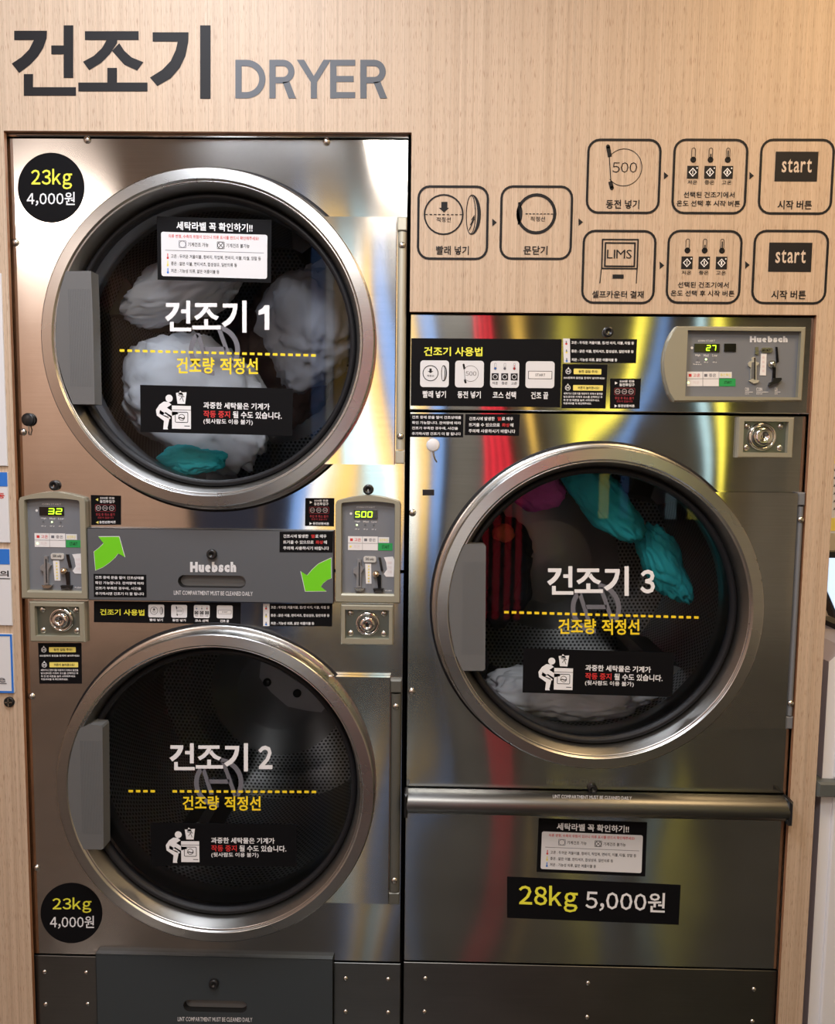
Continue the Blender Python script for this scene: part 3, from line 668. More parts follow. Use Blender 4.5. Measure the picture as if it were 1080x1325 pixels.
def door(parent, n, cx, cz, R, sheet, gr, hinge, lb, name):
    """round door: pressed ring, gasket, glass, grip, hinge leaf"""
    b = MB(); k = R/.333
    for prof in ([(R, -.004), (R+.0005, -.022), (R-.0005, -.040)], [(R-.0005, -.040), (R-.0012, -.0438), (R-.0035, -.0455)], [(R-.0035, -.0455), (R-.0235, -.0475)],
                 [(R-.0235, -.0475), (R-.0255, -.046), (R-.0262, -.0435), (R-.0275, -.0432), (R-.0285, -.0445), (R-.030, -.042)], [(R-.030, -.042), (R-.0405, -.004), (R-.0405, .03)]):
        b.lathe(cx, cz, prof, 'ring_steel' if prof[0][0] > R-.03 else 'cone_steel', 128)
    b.lathe(cx, cz, [(R-.002, -.0065), (R+.006, -.0062), (R+.008, -.004), (R+.008, -.001)], 'ring_steel', 128)
    b.lathe(cx, cz, [(R+.008, -.0008), (R+.0125, -.0009), (R+.0125, 0)], 'black_rubber', 128)  # black gasket edge, widened to stand in for shade behind the ring
    x0, z1, x1, z0 = sheet   # hinge-side sheet: concave to the ring
    rr = R-.004; a1 = math.asin(max(-1, min(1, (z1-cz)/rr))); a0 = math.asin(max(-1, min(1, (z0-cz)/rr)))
    arc = [(cx+rr*math.cos(a1+(a0-a1)*i/40), cz+rr*math.sin(a1+(a0-a1)*i/40)) for i in range(41)]
    b.prism(arc+[(x1, z0), (x1, z1)], -.016, -.002, 'door_sheet'); 
    d = b.build('door', parent, lb)
    b = MB(); g = R-.0405
    b.lathe(cx, cz, [(g+.001, -.002), (g-.001, -.010), (g-.005, -.014), (g-.010, -.013), (g-.0125, -.008), (g-.013, -.001), (g-.013, .006)], 'black_rubber', 128); b.build('gasket', d, 'black rubber gasket')
    b = MB(); b.lathe(cx, cz, [(0, -.003), (g-.012, -.003), (g-.012, .001), (0, .001)], 'door_glass', 96, smooth=False); b.build('window_glass', d, 'round glass pane')
    # grip
    b = MB(); P = [Wd(*p, -.0455) for p in handle_pts(n)]
    if (P[1][0]-P[0][0])*(P[2][1]-P[1][1]) == 0: pass
    b.prism(P, -.0455, -.012, 'grip_grey')
    xs = [p[0] for p in P]; zs = [p[1] for p in P]; xr = max(xs)-.003; xl = xr-.045; N_ = 20
    grip = b.build('handle_grip', d, 'grey ribbed pull grip', bevel=.0006)
    for i in range(N_):
        x = xl+(xr-xl)*i/N_; f = MB(); f.box(x, x+(xr-xl)/N_*.45, -.0459, -.0454, min(zs)+.035, max(zs)-.035, 'grip_grey')
        if i == 0: rb = MB()
        rb.v += f.v and [] ; b0 = len(rb.v); rb.v += f.v; rb.f += [[q+b0 for q in ff] for ff in f.f]; rb.m += f.m; rb.sm += f.sm; rb.names = f.names
    rb.build('grip_rib', d)['kind'] = 'stuff'
    # hinge
    hx0, hx1, hz0, hz1, hm = hinge; hl = .019*1.0
    b = MB(); b.box(hx0+.001, hx1, -.013, -.001, hz0, hz0+hl*1.4, hm, .002); b.box(hx0+.001, hx1, -.013, -.001, hz1-hl*1.4, hz1, hm, .002)
    xm = (hx0+hx1)/2+.001; rw = (hx1-hx0)/2-.001
    n_ = 12; b.add([(xm+rw*math.cos(math.pi*(1-q/n_)), -.004-.010*math.sin(math.pi*q/n_), z) for z in (hz0+hl*1.5, hz1-hl*1.5) for q in range(n_+1)],
                   [(q, q+1, n_+2+q, n_+1+q) for q in range(n_)], hm, True)
    hh = b.build('hinge', d, 'painted hinge barrel')
    for z in (hz0+.055, hz1-.055): o = link('hinge_screw', SCREW, d, (xm, -.0125, z))
    return d

def logo(d, cx, cy, r, Y):
    b = MB(); A = PxArt(b, Y); m = 'logo_grey'; t = 6.2; k = r/32.7
    for a0, a1 in ((-84, 36), (90, 222)):
        o = A.ell(cx, cy, r, r, 24, a0, a1); i = A.ell(cx, cy, r-t, r-t, 24, a0, a1)
        for q in range(len(o)-1): A.poly([o[q], o[q+1], i[q+1], i[q]], m, 0)
    def leg(x0, y0, x1, y1): A.poly([(cx+(x0-2.8)*k, cy+y0*k), (cx+(x0+2.8)*k, cy+y0*k), (cx+(x1+2.8)*k, cy+y1*k), (cx+(x1-2.8)*k, cy+y1*k)], m, 0)
    leg(-21.5, -21.5, -9.5, 16); leg(6, -27, 22, 18)
    A.poly([(cx-14*k, cy-4.2*k), (cx+14*k, cy-4.2*k), (cx+14*k, cy+1.4*k), (cx-12*k, cy+1.4*k)], m, 0); b.build('logo', d, 'grey ring mark with a slanted H')

def drum(parent, cx, cz, lb, a0=20):
    b = MB(); r0, R, Y0, Y1 = .285, .352, .05, .66
    dr = MB(); dr.lathe(cx, cz, [(r0+.005, .032), (r0, .05), (r0, .085), (r0+.006, .09), (R, .10)], 'drum_plain', 96); d = dr.build('drum_throat', parent, 'smooth steel throat of the drum')
    # perforated barrel and back plate with uv
    n = 96; me = bpy.data.meshes.new('drum'); vs = []; fs = []; uvs = []
    for i in range(n+1):
        a = 2*math.pi*i/n
        for y in (.10, Y1): vs.append((R*math.cos(a), y, R*math.sin(a)))
    for i in range(n):
        fs.append((2*i, 2*i+1, 2*i+3, 2*i+2)); u0, u1 = i/n*2*math.pi*R, (i+1)/n*2*math.pi*R; uvs += [(u0, .10), (u0, Y1), (u1, Y1), (u1, .10)]
    rs = (R, .27, .20, .12, .0); ys = (Y1, Y1-.01, Y1-.03, Y1-.04, Y1-.045)
    for k in range(4):
        base = len(vs)
        for i in range(n):
            a = 2*math.pi*i/n; vs.append((rs[k]*math.cos(a), ys[k], rs[k]*math.sin(a))); vs.append((rs[k+1]*math.cos(a), ys[k+1], rs[k+1]*math.sin(a)))
        for i in range(n):
            j = (i+1) % n; q = (base+2*i, base+2*i+1, base+2*j+1, base+2*j); fs.append(q); uvs += [(vs[t][0], vs[t][2]) for t in q]
    me.from_pydata(vs, [], fs); ul = me.uv_layers.new(name='UVMap'); ul.data.foreach_set('uv', [c for p in uvs for c in p])
    me.materials.append(MATS['perforated_steel']); me.materials.append(MATS['drum_plain'])
    for p in me.polygons:
        p.use_smooth = True
        if p.index >= n*4 or n <= p.index < 0: p.material_index = 1
    me.polygons.foreach_set('material_index', [1 if (i >= n*3) else 0 for i in range(len(me.polygons))])
    o = link('drum', me, parent, (cx, 0, cz), lb)
    for k in range(4):
        a = math.radians(a0+90*k); f = MB()
        e = Vector((math.cos(a), 0, math.sin(a))); t = Vector((-e.z, 0, e.x)); c = Vector((cx, 0, cz))
        pts = [e*(R-.002)+t*.05, e*(R-.07)+t*.012, e*(R-.07)-t*.012, e*(R-.002)-t*.05]
        vs = [c+p+Vector((0, y, 0)) for y in (.30, Y1-.06) for p in pts]
        f.add(vs, [(0, 1, 2, 3), (7, 6, 5, 4)]+[(q, (q+1) % 4, 4+(q+1) % 4, 4+q) for q in range(4)], 'drum_plain'); f.build('drum_paddle', parent)
    # rear plate with bolts
    return o

def cloth(name, label, cat, c, rad, m, seed, rot=(0, 0, 0), fold=.35, sub=5):
    import bmesh
    bm = bmesh.new(); bmesh.ops.create_icosphere(bm, subdivisions=sub, radius=1)
    R = Matrix.Rotation(rot[0], 3, 'X') @ Matrix.Rotation(rot[1], 3, 'Y') @ Matrix.Rotation(rot[2], 3, 'Z')
    off = Vector((seed*7.3, seed*2.1, -seed*3.7))
    for v in bm.verts:
        p = v.co.copy(); n1 = noise.noise(p*1.3+off); q = p+Vector((noise.noise(p*1.5+off*2), noise.noise(p*1.5-off), noise.noise(p*1.5+off*.5)))*.6
        ridg = 1-abs(noise.noise(Vector((q.x*2.6, q.y*2.6, q.z*2.6))+off))*2; r2 = 1-abs(noise.noise(q*5.5-off))*2
        s = 1+fold*(.7*n1+.38*(ridg-.5)+.16*(r2-.5))
        v.co = R @ Vector((p.x*s*rad[0], p.y*s*rad[1], p.z*s*rad[2]))
    me = bpy.data.meshes.new(name); bm.to_mesh(me); bm.free(); me.materials.append(MATS[m])
    me.polygons.foreach_set('use_smooth', [True]*len(me.polygons))
    return tag(link(name, me, None, c), label, cat, 'laundry in the drums')

def control_items(A, p, second):
    """everything printed on / set into a coin panel; u,v over the recessed plate, p = parent panel"""
    pass

def coin_panel(parent, out_px, inn, digits, nd, lb, torn):
    """arched bezel, recessed grey plate, display, labels, coin slot mechanism"""
    x0, y0, x1, y1 = out_px; b = MB(); Y = 0.
    O = Art(b, Y, px=(x0, y0, x1, y1)); arch = [(0, 1), (0, .085), (.02, .055), (.07, .045)]+[(u, .045-.045*math.sin(math.pi*(u-.07)/.86)) for u in np.linspace(.12, .88, 14)]+[(.93, .045), (.98, .055), (1, .085), (1, 1)]
    i0 = O; iu0, iv0, iu1, iv1 = (inn[0]-x0)/(x1-x0), (inn[1]-y0)/(y1-y0), (inn[2]-x0)/(x1-x0), (inn[3]-y0)/(y1-y0)
    ia = [(iu0, iv1), (iu0, iv0+.045), (iu0+.005, iv0+.025), (iu0+.02, iv0+.018)]+[(iu0+(iu1-iu0)*t, iv0+.018-.018*math.sin(math.pi*t)) for t in np.linspace(.06, .94, 14)]+[(iu1-.02, iv0+.018), (iu1-.005, iv0+.025), (iu1, iv0+.045), (iu1, iv1)]
    n = len(arch); P = lambda L, y, d=0: [(*O.P(*q),) for q in L]
    oo = [O.P(*q) for q in arch]; ii = [O.P(*q) for q in ia]; cxx = sum(q[0] for q in oo)/n; czz = sum(q[1] for q in oo)/n
    sh = lambda L, k: [(cxx+(q[0]-cxx)*k, czz+(q[1]-czz)*k) for q in L]
    rings = [(oo, 0), (oo, -.010), (sh(oo, .985), -.013), (sh(ii, 1.02), -.013), (ii, -.010), (ii, -.0012)]
    vs = [(q[0], y, q[1]) for L, y in rings for q in L]; fs = []
    for r in range(len(rings)-1):
        for k in range(n): fs.append((r*n+k, r*n+(k+1) % n, (r+1)*n+(k+1) % n, (r+1)*n+k))
    b.add(vs, fs, 'olive_bezel'); pan = b.build('coin_panel', parent, lb)
    b = MB(); b.prism(ii, -.0015, -.0008, 'grey_panel'); b.build('face_plate', pan)
    b = MB(); A = Art(b, -.0015, px=inn)
    A.text('COIN START', .27, .062, .62, .078, 'paper', bold=0)
    for k, (u, t) in enumerate(((.29, 'High'), (.45, 'Med'), (.61, 'Low'))): A.text(t, u-.05, .215, u+.05, .235, 'paper'); A.text('dry', u-.05, .30, u+.04, .315, 'paper'); A.disc(u-.01, .262, .010, 'led_dot' if k == nd else 'grey_plate')
    A.disc(.165, .140, .014, 'paper')
    A.rect(.11, .385, .68, .535, 'paper'); A.rect(.11, .458, .68, .462, 'logo_grey', 2); A.rect(.385, .385, .39, .535, 'logo_grey', 2)
    A.text('■ 고온', .15, .405, .36, .44, 'red_ink', 2); A.text('■ 중온', .42, .405, .64, .44, 'logo_grey', 2); A.text('저온', .22, .475, .34, .52, 'paper_pink', 2); A.disc(.16, .497, .012, 'led_dot' if nd else 'pale_yellow', 2)
    A.rect(.69, .39, .895, .452, 'notice_white'); A.text('동전투입', .71, .405, .87, .44, 'pale_yellow', 2)
    A.rect(.69, .455, .96, .535, 'tag_green'); A.text('START', .76, .478, .90, .515, 'ink_black', 2)
    A.text('PUSH', .83, .965, .95, .98, 'paper')
    b.build('panel_print', pan, 'printed labels on the coin panel')['kind'] = 'stuff'
    b = MB(); A = Art(b, -.0015, px=inn); A.back; 
    q = [A.P(*t) for t in ((.22, .10), (.67, .10), (.67, .19), (.22, .19))]; b.prism(q, -.004, -.0015, 'lens_black'); A.Y = -.004
    lo, hi = (.38, .64) if len(digits) == 2 else (.24, .57)
    seg7(A, digits, lo, .113, hi, .178, 'led_green'); b.build('display', pan, 'glowing green digits %s' % digits)
    coin_mech(pan, inn, 0, torn)
    return pan

def coin_mech(pan, inn, big, torn=False):
    Y = -.0015
    if not big: u = lambda a: a; v = lambda a: a
    def mk(): b = MB(); return b, Art(b, Y, px=inn)
    b, A = mk()
    if big: X = lambda a, c: (.585+(a)*.36, .16+(c-.6)*1.95)
    else: X = lambda a, c: (a, c)
    # left coin slot outline and cup
    pl = [X(.30, .63), X(.36, .63), X(.36, .70), X(.42, .73), X(.37, .78), X(.36, .94), X(.28, .94), X(.28, .80), X(.22, .78), X(.22, .74), X(.29, .71)]
    b.prism([A.P(*q) for q in pl], Y-.006, Y, 'slot_metal'); A.Y = Y-.006
    A.poly([X(.325, .66), X(.345, .66), X(.345, .92), X(.325, .92)], 'black_plastic', 1)
    b.build('coin_slot', pan, 'coin slot plate')
    b, A = mk(); q = [X(.24, .945), X(.44, .945), X(.42, .965), X(.36, .98), X(.28, .975)]; b.prism([A.P(*t) for t in q], Y-.008, Y, 'nickel'); b.build('coin_return', pan)
    b, A = mk(); b.prism([A.P(*t) for t in A._rr(*X(.41, .60), *X(.65, .665), .02)], Y-.003, Y, 'badge_grey'); A.Y = Y-.003; A.text('500 only', *X(.45, .612), *X(.61, .65), 'ink_black'); b.build('coin_badge', pan)
    b, A = mk(); q = [X(.44, .68), X(.555, .68), X(.565, .90), X(.46, .90)]; b.prism([A.P(*t) for t in q], Y-.001, Y, 'paper'); A.Y = Y-.001
    for k in range(6): A.text('■', *X(.495, .70+.033*k), *X(.525, .715+.033*k), 'pale_yellow', 1)
    b.build('label_strip', pan, 'white paper strip')
    b, A = mk(); q = [X(.695, .61), X(.74, .61), X(.79, .755), X(.745, .755)]; b.prism([A.P(*t) for t in q], Y-.004, Y, 'lens_black')
    q = [X(.67, .80), X(.75, .80), X(.75, .94), X(.69, .94)]; b.prism([A.P(*t) for t in q], Y-.004, Y, 'lens_black')
    q = [X(.60, .945), X(.80, .945), X(.79, .985), X(.74, .965), X(.66, .965), X(.62, .985)]; b.prism([A.P(*t) for t in q], Y-.010, Y, 'black_metal')
    b.build('return_chute', pan, 'black coin chute')
    c = (A.P(*X(.655, .79))); b = MB(); b.dome((c[0], Y-.003, c[1]), .0075, .010, 'brass' if not big else 'nickel'); b.build('return_button', pan, 'round metal return button')
    if torn:
        b, A = mk(); q = [(.80, .61), (.97, .60), (1.0, .64), (.99, .82), (.84, .82), (.80, .79), (.86, .74), (.84, .66)]; b.prism([A.P(*t) for t in q], Y-.0012, Y, 'paper'); A.Y = Y-.0012
        for k in range(3): A.text('안내문', .87, .65+.05*k, .95, .68+.05*k, 'paper_pink')
        b.build('paper_label', pan, 'torn white paper label')

def lock_box(parent, outp, innp, lc, r, lb, fm='olive_bezel'):
    b = MB(); A = Art(b, 0, px=outp); x0, y0, x1, y1 = outp
    iu0, iv0, iu1, iv1 = (innp[0]-x0)/(x1-x0), (innp[1]-y0)/(y1-y0), (innp[2]-x0)/(x1-x0), (innp[3]-y0)/(y1-y0)
    o = [A.P(*q) for q in ((0, 0), (1, 0), (1, 1), (0, 1))]; i = [A.P(*q) for q in ((iu0, iv0), (iu1, iv0), (iu1, iv1), (iu0, iv1))]
    c = .0022; o2 = [(o[0][0]+c, o[0][1]-c), (o[1][0]-c, o[1][1]-c), (o[2][0]-c, o[2][1]+c), (o[3][0]+c, o[3][1]+c)]
    vs = [(q[0], y, q[1]) for L, y in ((o, 0), (o, -.010), (o2, -.0125), (i, -.0125), (i, -.001)) for q in L]
    b.add(vs, [(r_*4+k, r_*4+(k+1) % 4, (r_+1)*4+(k+1) % 4, (r_+1)*4+k) for r_ in range(4) for k in range(4)], fm); f = b.build('lock_box', parent, lb)
    b = MB(); b.prism(i, -.0015, -.0005, 'lock_plate'); b.build('lock_plate', f)
    cx, cz = Wd(*lc, -.006); b = MB(); b.lathe(cx, cz, [(r, -.0015), (r, -.006), (r*.93, -.009), (r*.80, -.0095), (r*.72, -.004), (r*.70, -.0016)], 'chrome', 40)
    b.lathe(cx, cz, [(r*.62, -.0016), (r*.62, -.014), (r*.55, -.016), (r*.22, -.0165), (r*.2, -.014), (0, -.014)], 'chrome', 32)
    b.box(cx-.0011, cx+.0011, -.0172, -.0162, cz-.0045, cz+.001, 'black_plastic'); b.build('lock_cylinder', f, 'round chrome key lock')
    for a, c_ in ((.12, .15), (.88, .15), (.12, .85), (.88, .85)):
        u = iu0+(iu1-iu0)*a; v = iv0+(iv1-iv0)*c_; q = A.P(u, v); o_ = link('lock_screw', SCREW, f, (q[0], -.0015, q[1])); o_.scale = (1.0, .8, 1.0)

# ------------------------------------------------------------------ stacked dryer (left)
X0, X1 = 0.0, (wx(527.5, 180)+wx(519.5, 1240))/2
ZT = 2.0; ZK = (wz(45, 1236)+wz(518, 1244))/2
ZA = (wz(116, 682)+wz(432, 686.5))/2; ZB = (wz(121, 776)+wz(432, 778))/2   # grey plate top / bottom
D1 = (.4108, 1.5917, .3317); D2 = (.4155, .6705, .3325); D3 = (1.1980, 1.0610, .3295)
st = thing('stacked_dryer', 'stainless double stacked coin dryer on the left, doors marked 1 and 2', 'dryer', (.4, .4, 0))
b = MB(); t = .004
b.box(X0, X0+t, .03, .85, .02, ZT, 'cabinet_metal'); b.box(X1-t, X1, .03, .85, .02, ZT, 'cabinet_metal'); b.box(X0, X1, .846, .85, .02, ZT, 'cabinet_metal')
b.box(X0, X1, .03, .85, ZT-t, ZT, 'cabinet_metal'); b.box(X0, X1, .03, .85, 0, .02, 'cabinet_metal'); b.box(X0, X1, .03, .85, 1.128, 1.132, 'cabinet_metal')
b.build('cabinet', st, 'dark metal cabinet body')
zmid = 1.13
b = MB(); plate_hole(b, X0, X1, zmid, ZT-.008, D1[0], D1[1], .29, 0, 'brushed_steel'); b.build('front_panel', st, 'brushed steel upper front panel')
b = MB(); b.box(X0, X1, -.004, .01, ZT-.007, ZT, 'chrome', .002); b.build('top_trim', st, 'thin bright top edge strip')
b = MB(); plate_hole(b, X0, X1, ZK, zmid-.003, D2[0], D2[1], .29, 0, 'brushed_steel'); b.build('front_panel', st, 'brushed steel lower front panel')
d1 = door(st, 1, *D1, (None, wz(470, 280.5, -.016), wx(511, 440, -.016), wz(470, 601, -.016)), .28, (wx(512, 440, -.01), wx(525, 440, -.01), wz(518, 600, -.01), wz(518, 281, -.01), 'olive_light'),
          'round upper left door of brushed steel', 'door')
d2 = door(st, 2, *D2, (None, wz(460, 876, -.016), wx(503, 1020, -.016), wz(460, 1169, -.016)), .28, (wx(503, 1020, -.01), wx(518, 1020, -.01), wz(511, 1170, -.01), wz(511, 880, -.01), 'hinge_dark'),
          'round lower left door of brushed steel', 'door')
GY = -.003
def door_words(d, word, num, dash, cap, numch, skip=()):
    b = MB(); A = PxArt(b, GY); A.text('BIGWORD', *word, 'vinyl_white'); b.build('lettering', d, 'white Korean word for dryer'); b = MB(); A = PxArt(b, GY)
    if numch == '1': A.poly([(num[2]-6.2, num[1]), (num[2], num[1]), (num[2], num[3]), (num[2]-6.2, num[3]), (num[2]-6.2, num[1]+11), (num[0], num[1]+12.5), (num[0], num[1]+7), (num[2]-9, num[1]+4)], 'vinyl_white')
    else: A.text(numch, *num, 'vinyl_white', bold=.03)
    b.build('number', d, 'white number %s' % numch)
    b = MB(); A = PxArt(b, GY); A.dashes(*dash, 26, 3.2, 'vinyl_yellow', skip=skip); b.build('fill_line', d, 'yellow dashed fill line')['kind'] = 'stuff'; b = MB(); A = PxArt(b, GY); A.text('건조량', cap[0], cap[1], cap[0]+(cap[2]-cap[0])*.465, cap[3]-.5, 'vinyl_yellow', bold=.022)
    A.text('적정선', cap[0]+(cap[2]-cap[0])*.535, cap[1]+.5, cap[2], cap[3]+.5, 'vinyl_yellow', bold=.022)
    b.build('lettering', d, 'yellow caption below the dashed line')
logo(d1, 277.5, 453, 33, GY); logo(d2, 283, 1012.5, 32, GY)
door_words(d1, (213.5, 389, 319, 430.5), (334.5, 395, 348.5, 427), (155, 453.5, 408.5, 460), (228.5, 462.5, 333.7, 484), '1')
door_words(d2, (219.3, 961.5, 320.8, 998), (334, 964.5, 352.5, 995), (166.4, 1023.5, 409, 1024.5), (236.3, 1029.5, 337.3, 1048.5), '2', (4, 5))
sticker(d1, [(203, 280), (351.4, 284.5), (350.6, 366), (204, 362)], st_care, 'black and white care label notice', GY)
sticker(d1, [(181.3, 498), (379, 503), (378, 564), (182, 559)], st_warning, 'black overload warning with white bending figure', GY)
sticker(d2, [(194.7, 1064.3), (383.6, 1066.6), (383.6, 1121), (195.7, 1120)], st_warning, 'black overload warning with white bending figure', GY)
price_circle(st, 66.2, 243, 43.2, 45.4, 0, (40.5, 218.5, 93.4, 245), (34.8, 248.5, 97, 266.5), 'round black price sticker, 23kg in yellow')
price_circle(st, 92.5, 1181.2, 40, 39, 0, (68, 1161, 118.5, 1181), (64.8, 1184.8, 121.8, 1201.5), 'round black price sticker, 23kg in yellow')
drum(st, D1[0], D1[1], 'perforated upper drum', 65); drum(st, D2[0], D2[1], 'perforated empty lower drum', -28)
b = MB(); yb = .60; P = [Wd(20+x/2.1176, 780+y/2.1176, yb) for x, y in ((672, 160), (725, 185), (790, 228), (852, 284), (838, 300), (800, 296), (745, 284), (700, 245), (668, 205))]
b.prism(P, yb, yb+.012, 'bracket_grey'); bk = b.build('drum_bracket', st, 'pale grey bracket inside the lower drum')
for x, y in ((690, 217), (772, 247)):
    c = Wd(20+x/2.1176, 780+y/2.1176, yb); b = MB(); b.lathe(c[0], c[1], [(.012, yb), (.012, yb-.006), (0, yb-.006)], 'black_metal', 12); b.build('bolt', bk)
# middle grey lint plate
b = MB(); xa, xb = wx(117.5, 730), wx(432.5, 730)
sx0, sx1, sz0, sz1 = wx(233, 751), wx(320, 751), wz(276, 759), wz(276, 743)
def slot_plate(xa, xb, za, zb, s, y, m, name, lb, parent):
    b = MB(); r = (s[3]-s[2])/2; n = 10; sl = []
    for c, a0 in (((s[1]-r, (s[2]+s[3])/2), -90), ((s[0]+r, (s[2]+s[3])/2), 90)):
        for k in range(n+1): a = math.radians(a0+180*k/n); sl.append((c[0]+r*math.cos(a), c[1]+r*math.sin(a)))
    N_ = len(sl); cx, cz = (s[0]+s[1])/2, (s[2]+s[3])/2
    out = []
    for p in sl:
        dx, dz = (p[0]-cx), (p[1]-cz)*2.2; t = min(((xb if dx > 0 else xa)-cx)/dx if abs(dx) > 1e-6 else 9e9, ((zb if dz > 0 else za)-cz)/dz if abs(dz) > 1e-6 else 9e9); out.append((cx+dx*t, cz+dz*t))
    b.add([(p[0], y, p[1]) for p in sl+out], [(k, (k+1) % N_, N_+(k+1) % N_, N_+k) for k in range(N_)], m)
    for X, Z in ((xa, za), (xb, za), (xa, zb), (xb, zb)):
        # fill the corner between neighbouring outer points on different sides
        for k in range(N_):
            p, q = out[k], out[(k+1) % N_]
            if {abs(p[0]-X) < 1e-6, abs(q[0]-X) < 1e-6} == {True, False} and {abs(p[1]-Z) < 1e-6, abs(q[1]-Z) < 1e-6} == {True, False}:
                b.add([(p[0], y, p[1]), (X, y, Z), (q[0], y, q[1])], [(0, 1, 2)], m)
    sh = [(cx+(p[0]-cx)*.97, cz+(p[1]-cz)*.85) for p in sl]
    b.add([(p[0], yy, p[1]) for L, yy in ((sl, y), (sh, y+.012)) for p in L], [(k, (k+1) % N_, N_+(k+1) % N_, N_+k) for k in range(N_)], 'black_metal')
    b.poly(sh, y+.012, 'grip_grey')
    b.box(xa, xb, y, 0, za, za+.001, m); b.box(xa, xb, y, 0, zb-.001, zb, m); b.box(xa, xa+.001, y, 0, za, zb, m); b.box(xb-.001, xb, y, 0, za, zb, m)
    return b.build(name, parent, lb)
lp = slot_plate(xa, xb, ZB, ZA, (sx0, sx1, sz0, sz1), -.014, 'grey_plate', 'lint_cover', 'grey lint compartment cover between the doors', st)
LY = -.014
b = MB(); A = PxArt(b, LY); A.text('Huebsch', 246, 727, 305.5, 740.5, 'notice_white', bold=.075); b.build('lettering', lp, 'white maker name'); b = MB(); A = PxArt(b, LY); A.text('LINT COMPARTMENT MUST BE CLEANED DAILY', 225, 764, 327, 769.5, 'notice_white', bold=.01, dv=1.6); b.build('lettering', lp, 'small white lint note')
x, z = Wd(274.5, 717, LY); b = MB(); b.lathe(x, z, [(.0105, LY), (.0105, LY-.006), (.009, LY-.008), (.004, LY-.008), (.0035, LY-.005), (0, LY-.005)], 'black_plastic', 28); b.build('cylinder_lock', lp)
def zz5(p): return (20+p[0]/4.154, 600+p[1]/4.154)
def zz6(p): return (270+p[0]/4., 600+p[1]/4.)
def arrow(pts, parent, lb):
    b = MB(); A = PxArt(b, LY); c = np.mean(pts, 0); A.poly([tuple(c+(np.array(p)-c)*1.03) for p in pts], 'vinyl_white', 0); A.poly(pts, 'arrow_green', 1); b.build('arrow_sticker', parent, lb)
arrow([zz5(p) for p in ((447, 393), (557, 392), (588, 502), (552, 482), (535, 505), (505, 532), (470, 556), (431, 572), (423, 472), (450, 452), (474, 428))], lp, 'bright green arrow pointing up right')
arrow([zz6(p) for p in ((633, 488), (634, 592), (612, 602), (592, 618), (580, 636), (609, 659), (500, 660), (477, 557), (510, 578), (535, 548), (568, 518))], lp, 'bright green arrow pointing down left')
sticker(lp, [zz5(p) for p in ((420, 592), (703, 597), (705, 718), (422, 716))], st_open, 'black notice, four lines of white text', LY)
sticker(lp, [zz6(p) for p in ((367, 352), (643, 352), (641, 460), (366, 458))], st_hot, 'black notice, hot surface words in red', LY)
sticker(st, [zz5(p) for p in ((405, 168), (567, 172), (567, 328), (408, 330))], st_coin(True), 'black coin slot sticker with left arrows')
sticker(st, [zz6(p) for p in ((500, 178), (650, 178), (648, 325), (498, 322))], st_coin(False), 'black coin slot sticker with right arrows')
sticker(st, [(121.6, 777.5), (311.5, 779.8), (311, 808), (121.6, 805)], st_usage_long, 'long black usage sticker with four white icons')
sticker(st, [(340.5, 781), (430, 781), (429.5, 810.5), (340.5, 810)], st_temp, 'black drying temperature guide')
sticker(st, [(49.3, 832), (105.3, 832), (106, 884.6), (51.3, 884.6)], st_caution, 'black caution sticker with two yellow bars')
coin_panel(st, (29.8, 636, 115.3, 774), (37.5, 644, 107.2, 763), '32', 1, 'olive framed coin panel on the left showing 32', True)
coin_panel(st, (434.8, 640.5, 518, 779), (442.7, 648, 510.3, 767), '500', 0, 'olive framed coin panel on the right showing 500', True)
lock_box(st, (42, 777.5, 112.5, 829), (49, 783, 106.5, 821.5), (79.5, 802), .0255, 'olive framed lock recess at left')
lock_box(st, (441.8, 781.5, 509, 832.5), (447, 787.5, 503.5, 825), (475.5, 807), .0255, 'olive framed lock recess at right')
for p in ((113, 181), (422.5, 183.5), (20, 314), (41, 901), (47.5, 1123)): screw(st, *p, s=1.1)
black_lock(st, 71.5, 628); black_lock(st, 476.5, 633.5)
# key tag
def key_tag(parent, px, py, rx, m, lb, end, name='key_tag'):
    x, z = Wd(px, py, -.006); b = MB(); b.lathe(x, z, [(0, -.008), (rx*.8, -.008), (rx, -.006), (rx, -.002), (0, -.001)], m, 28)
    x2, z2 = Wd(*end); pts = [(x, -.005, z-rx*.9), (x+.002, -.006, z-rx-.008), ((x+x2)/2, -.005, (z-rx-.008+z2)/2), (x2, -.003, z2)]
    b.tube(pts, .0014, 'nickel', 6); b.build(name, parent, lb)
key_tag(st, 36, 543, .0135, 'black_plastic', 'round black tag on a short chain', (39, 563)); screw(st, 30, 559, s=1.1)
# kick plates
za, zb = .03, ZK-.002
kx = [wx(45, 1250), wx(127.5, 1270), wx(431.5, 1270), wx(517, 1280)]
b = MB(); b.box(X0, kx[1]-.001, -.002, .02, za, zb, 'dark_steel', .001); kp = b.build('kick_plate', st, 'dark brushed plate at lower left')
for p in ((57.5, 1257.5), (111.5, 1258.5), (59, 1299.5), (113.5, 1299)): screw(kp, *p, -.002, .75)
b = MB(); b.box(kx[2]+.001, X1, -.002, .02, za, zb, 'dark_steel', .001); kp = b.build('kick_plate', st, 'dark brushed plate at lower centre')
for p in ((447, 1266), (502, 1267), (447, 1309), (502, 1310)): screw(kp, *p, -.002, .75)
lk = slot_plate(kx[1], kx[2], .05, wz(280, 1238, -.012), (wx(237, 1302, -.012), wx(319.5, 1302, -.012), wz(278, 1309.5, -.012), wz(278, 1294.5, -.012)), -.012, 'slate_plate', 'lint_cover', 'slate grey lint cover at the base', st)
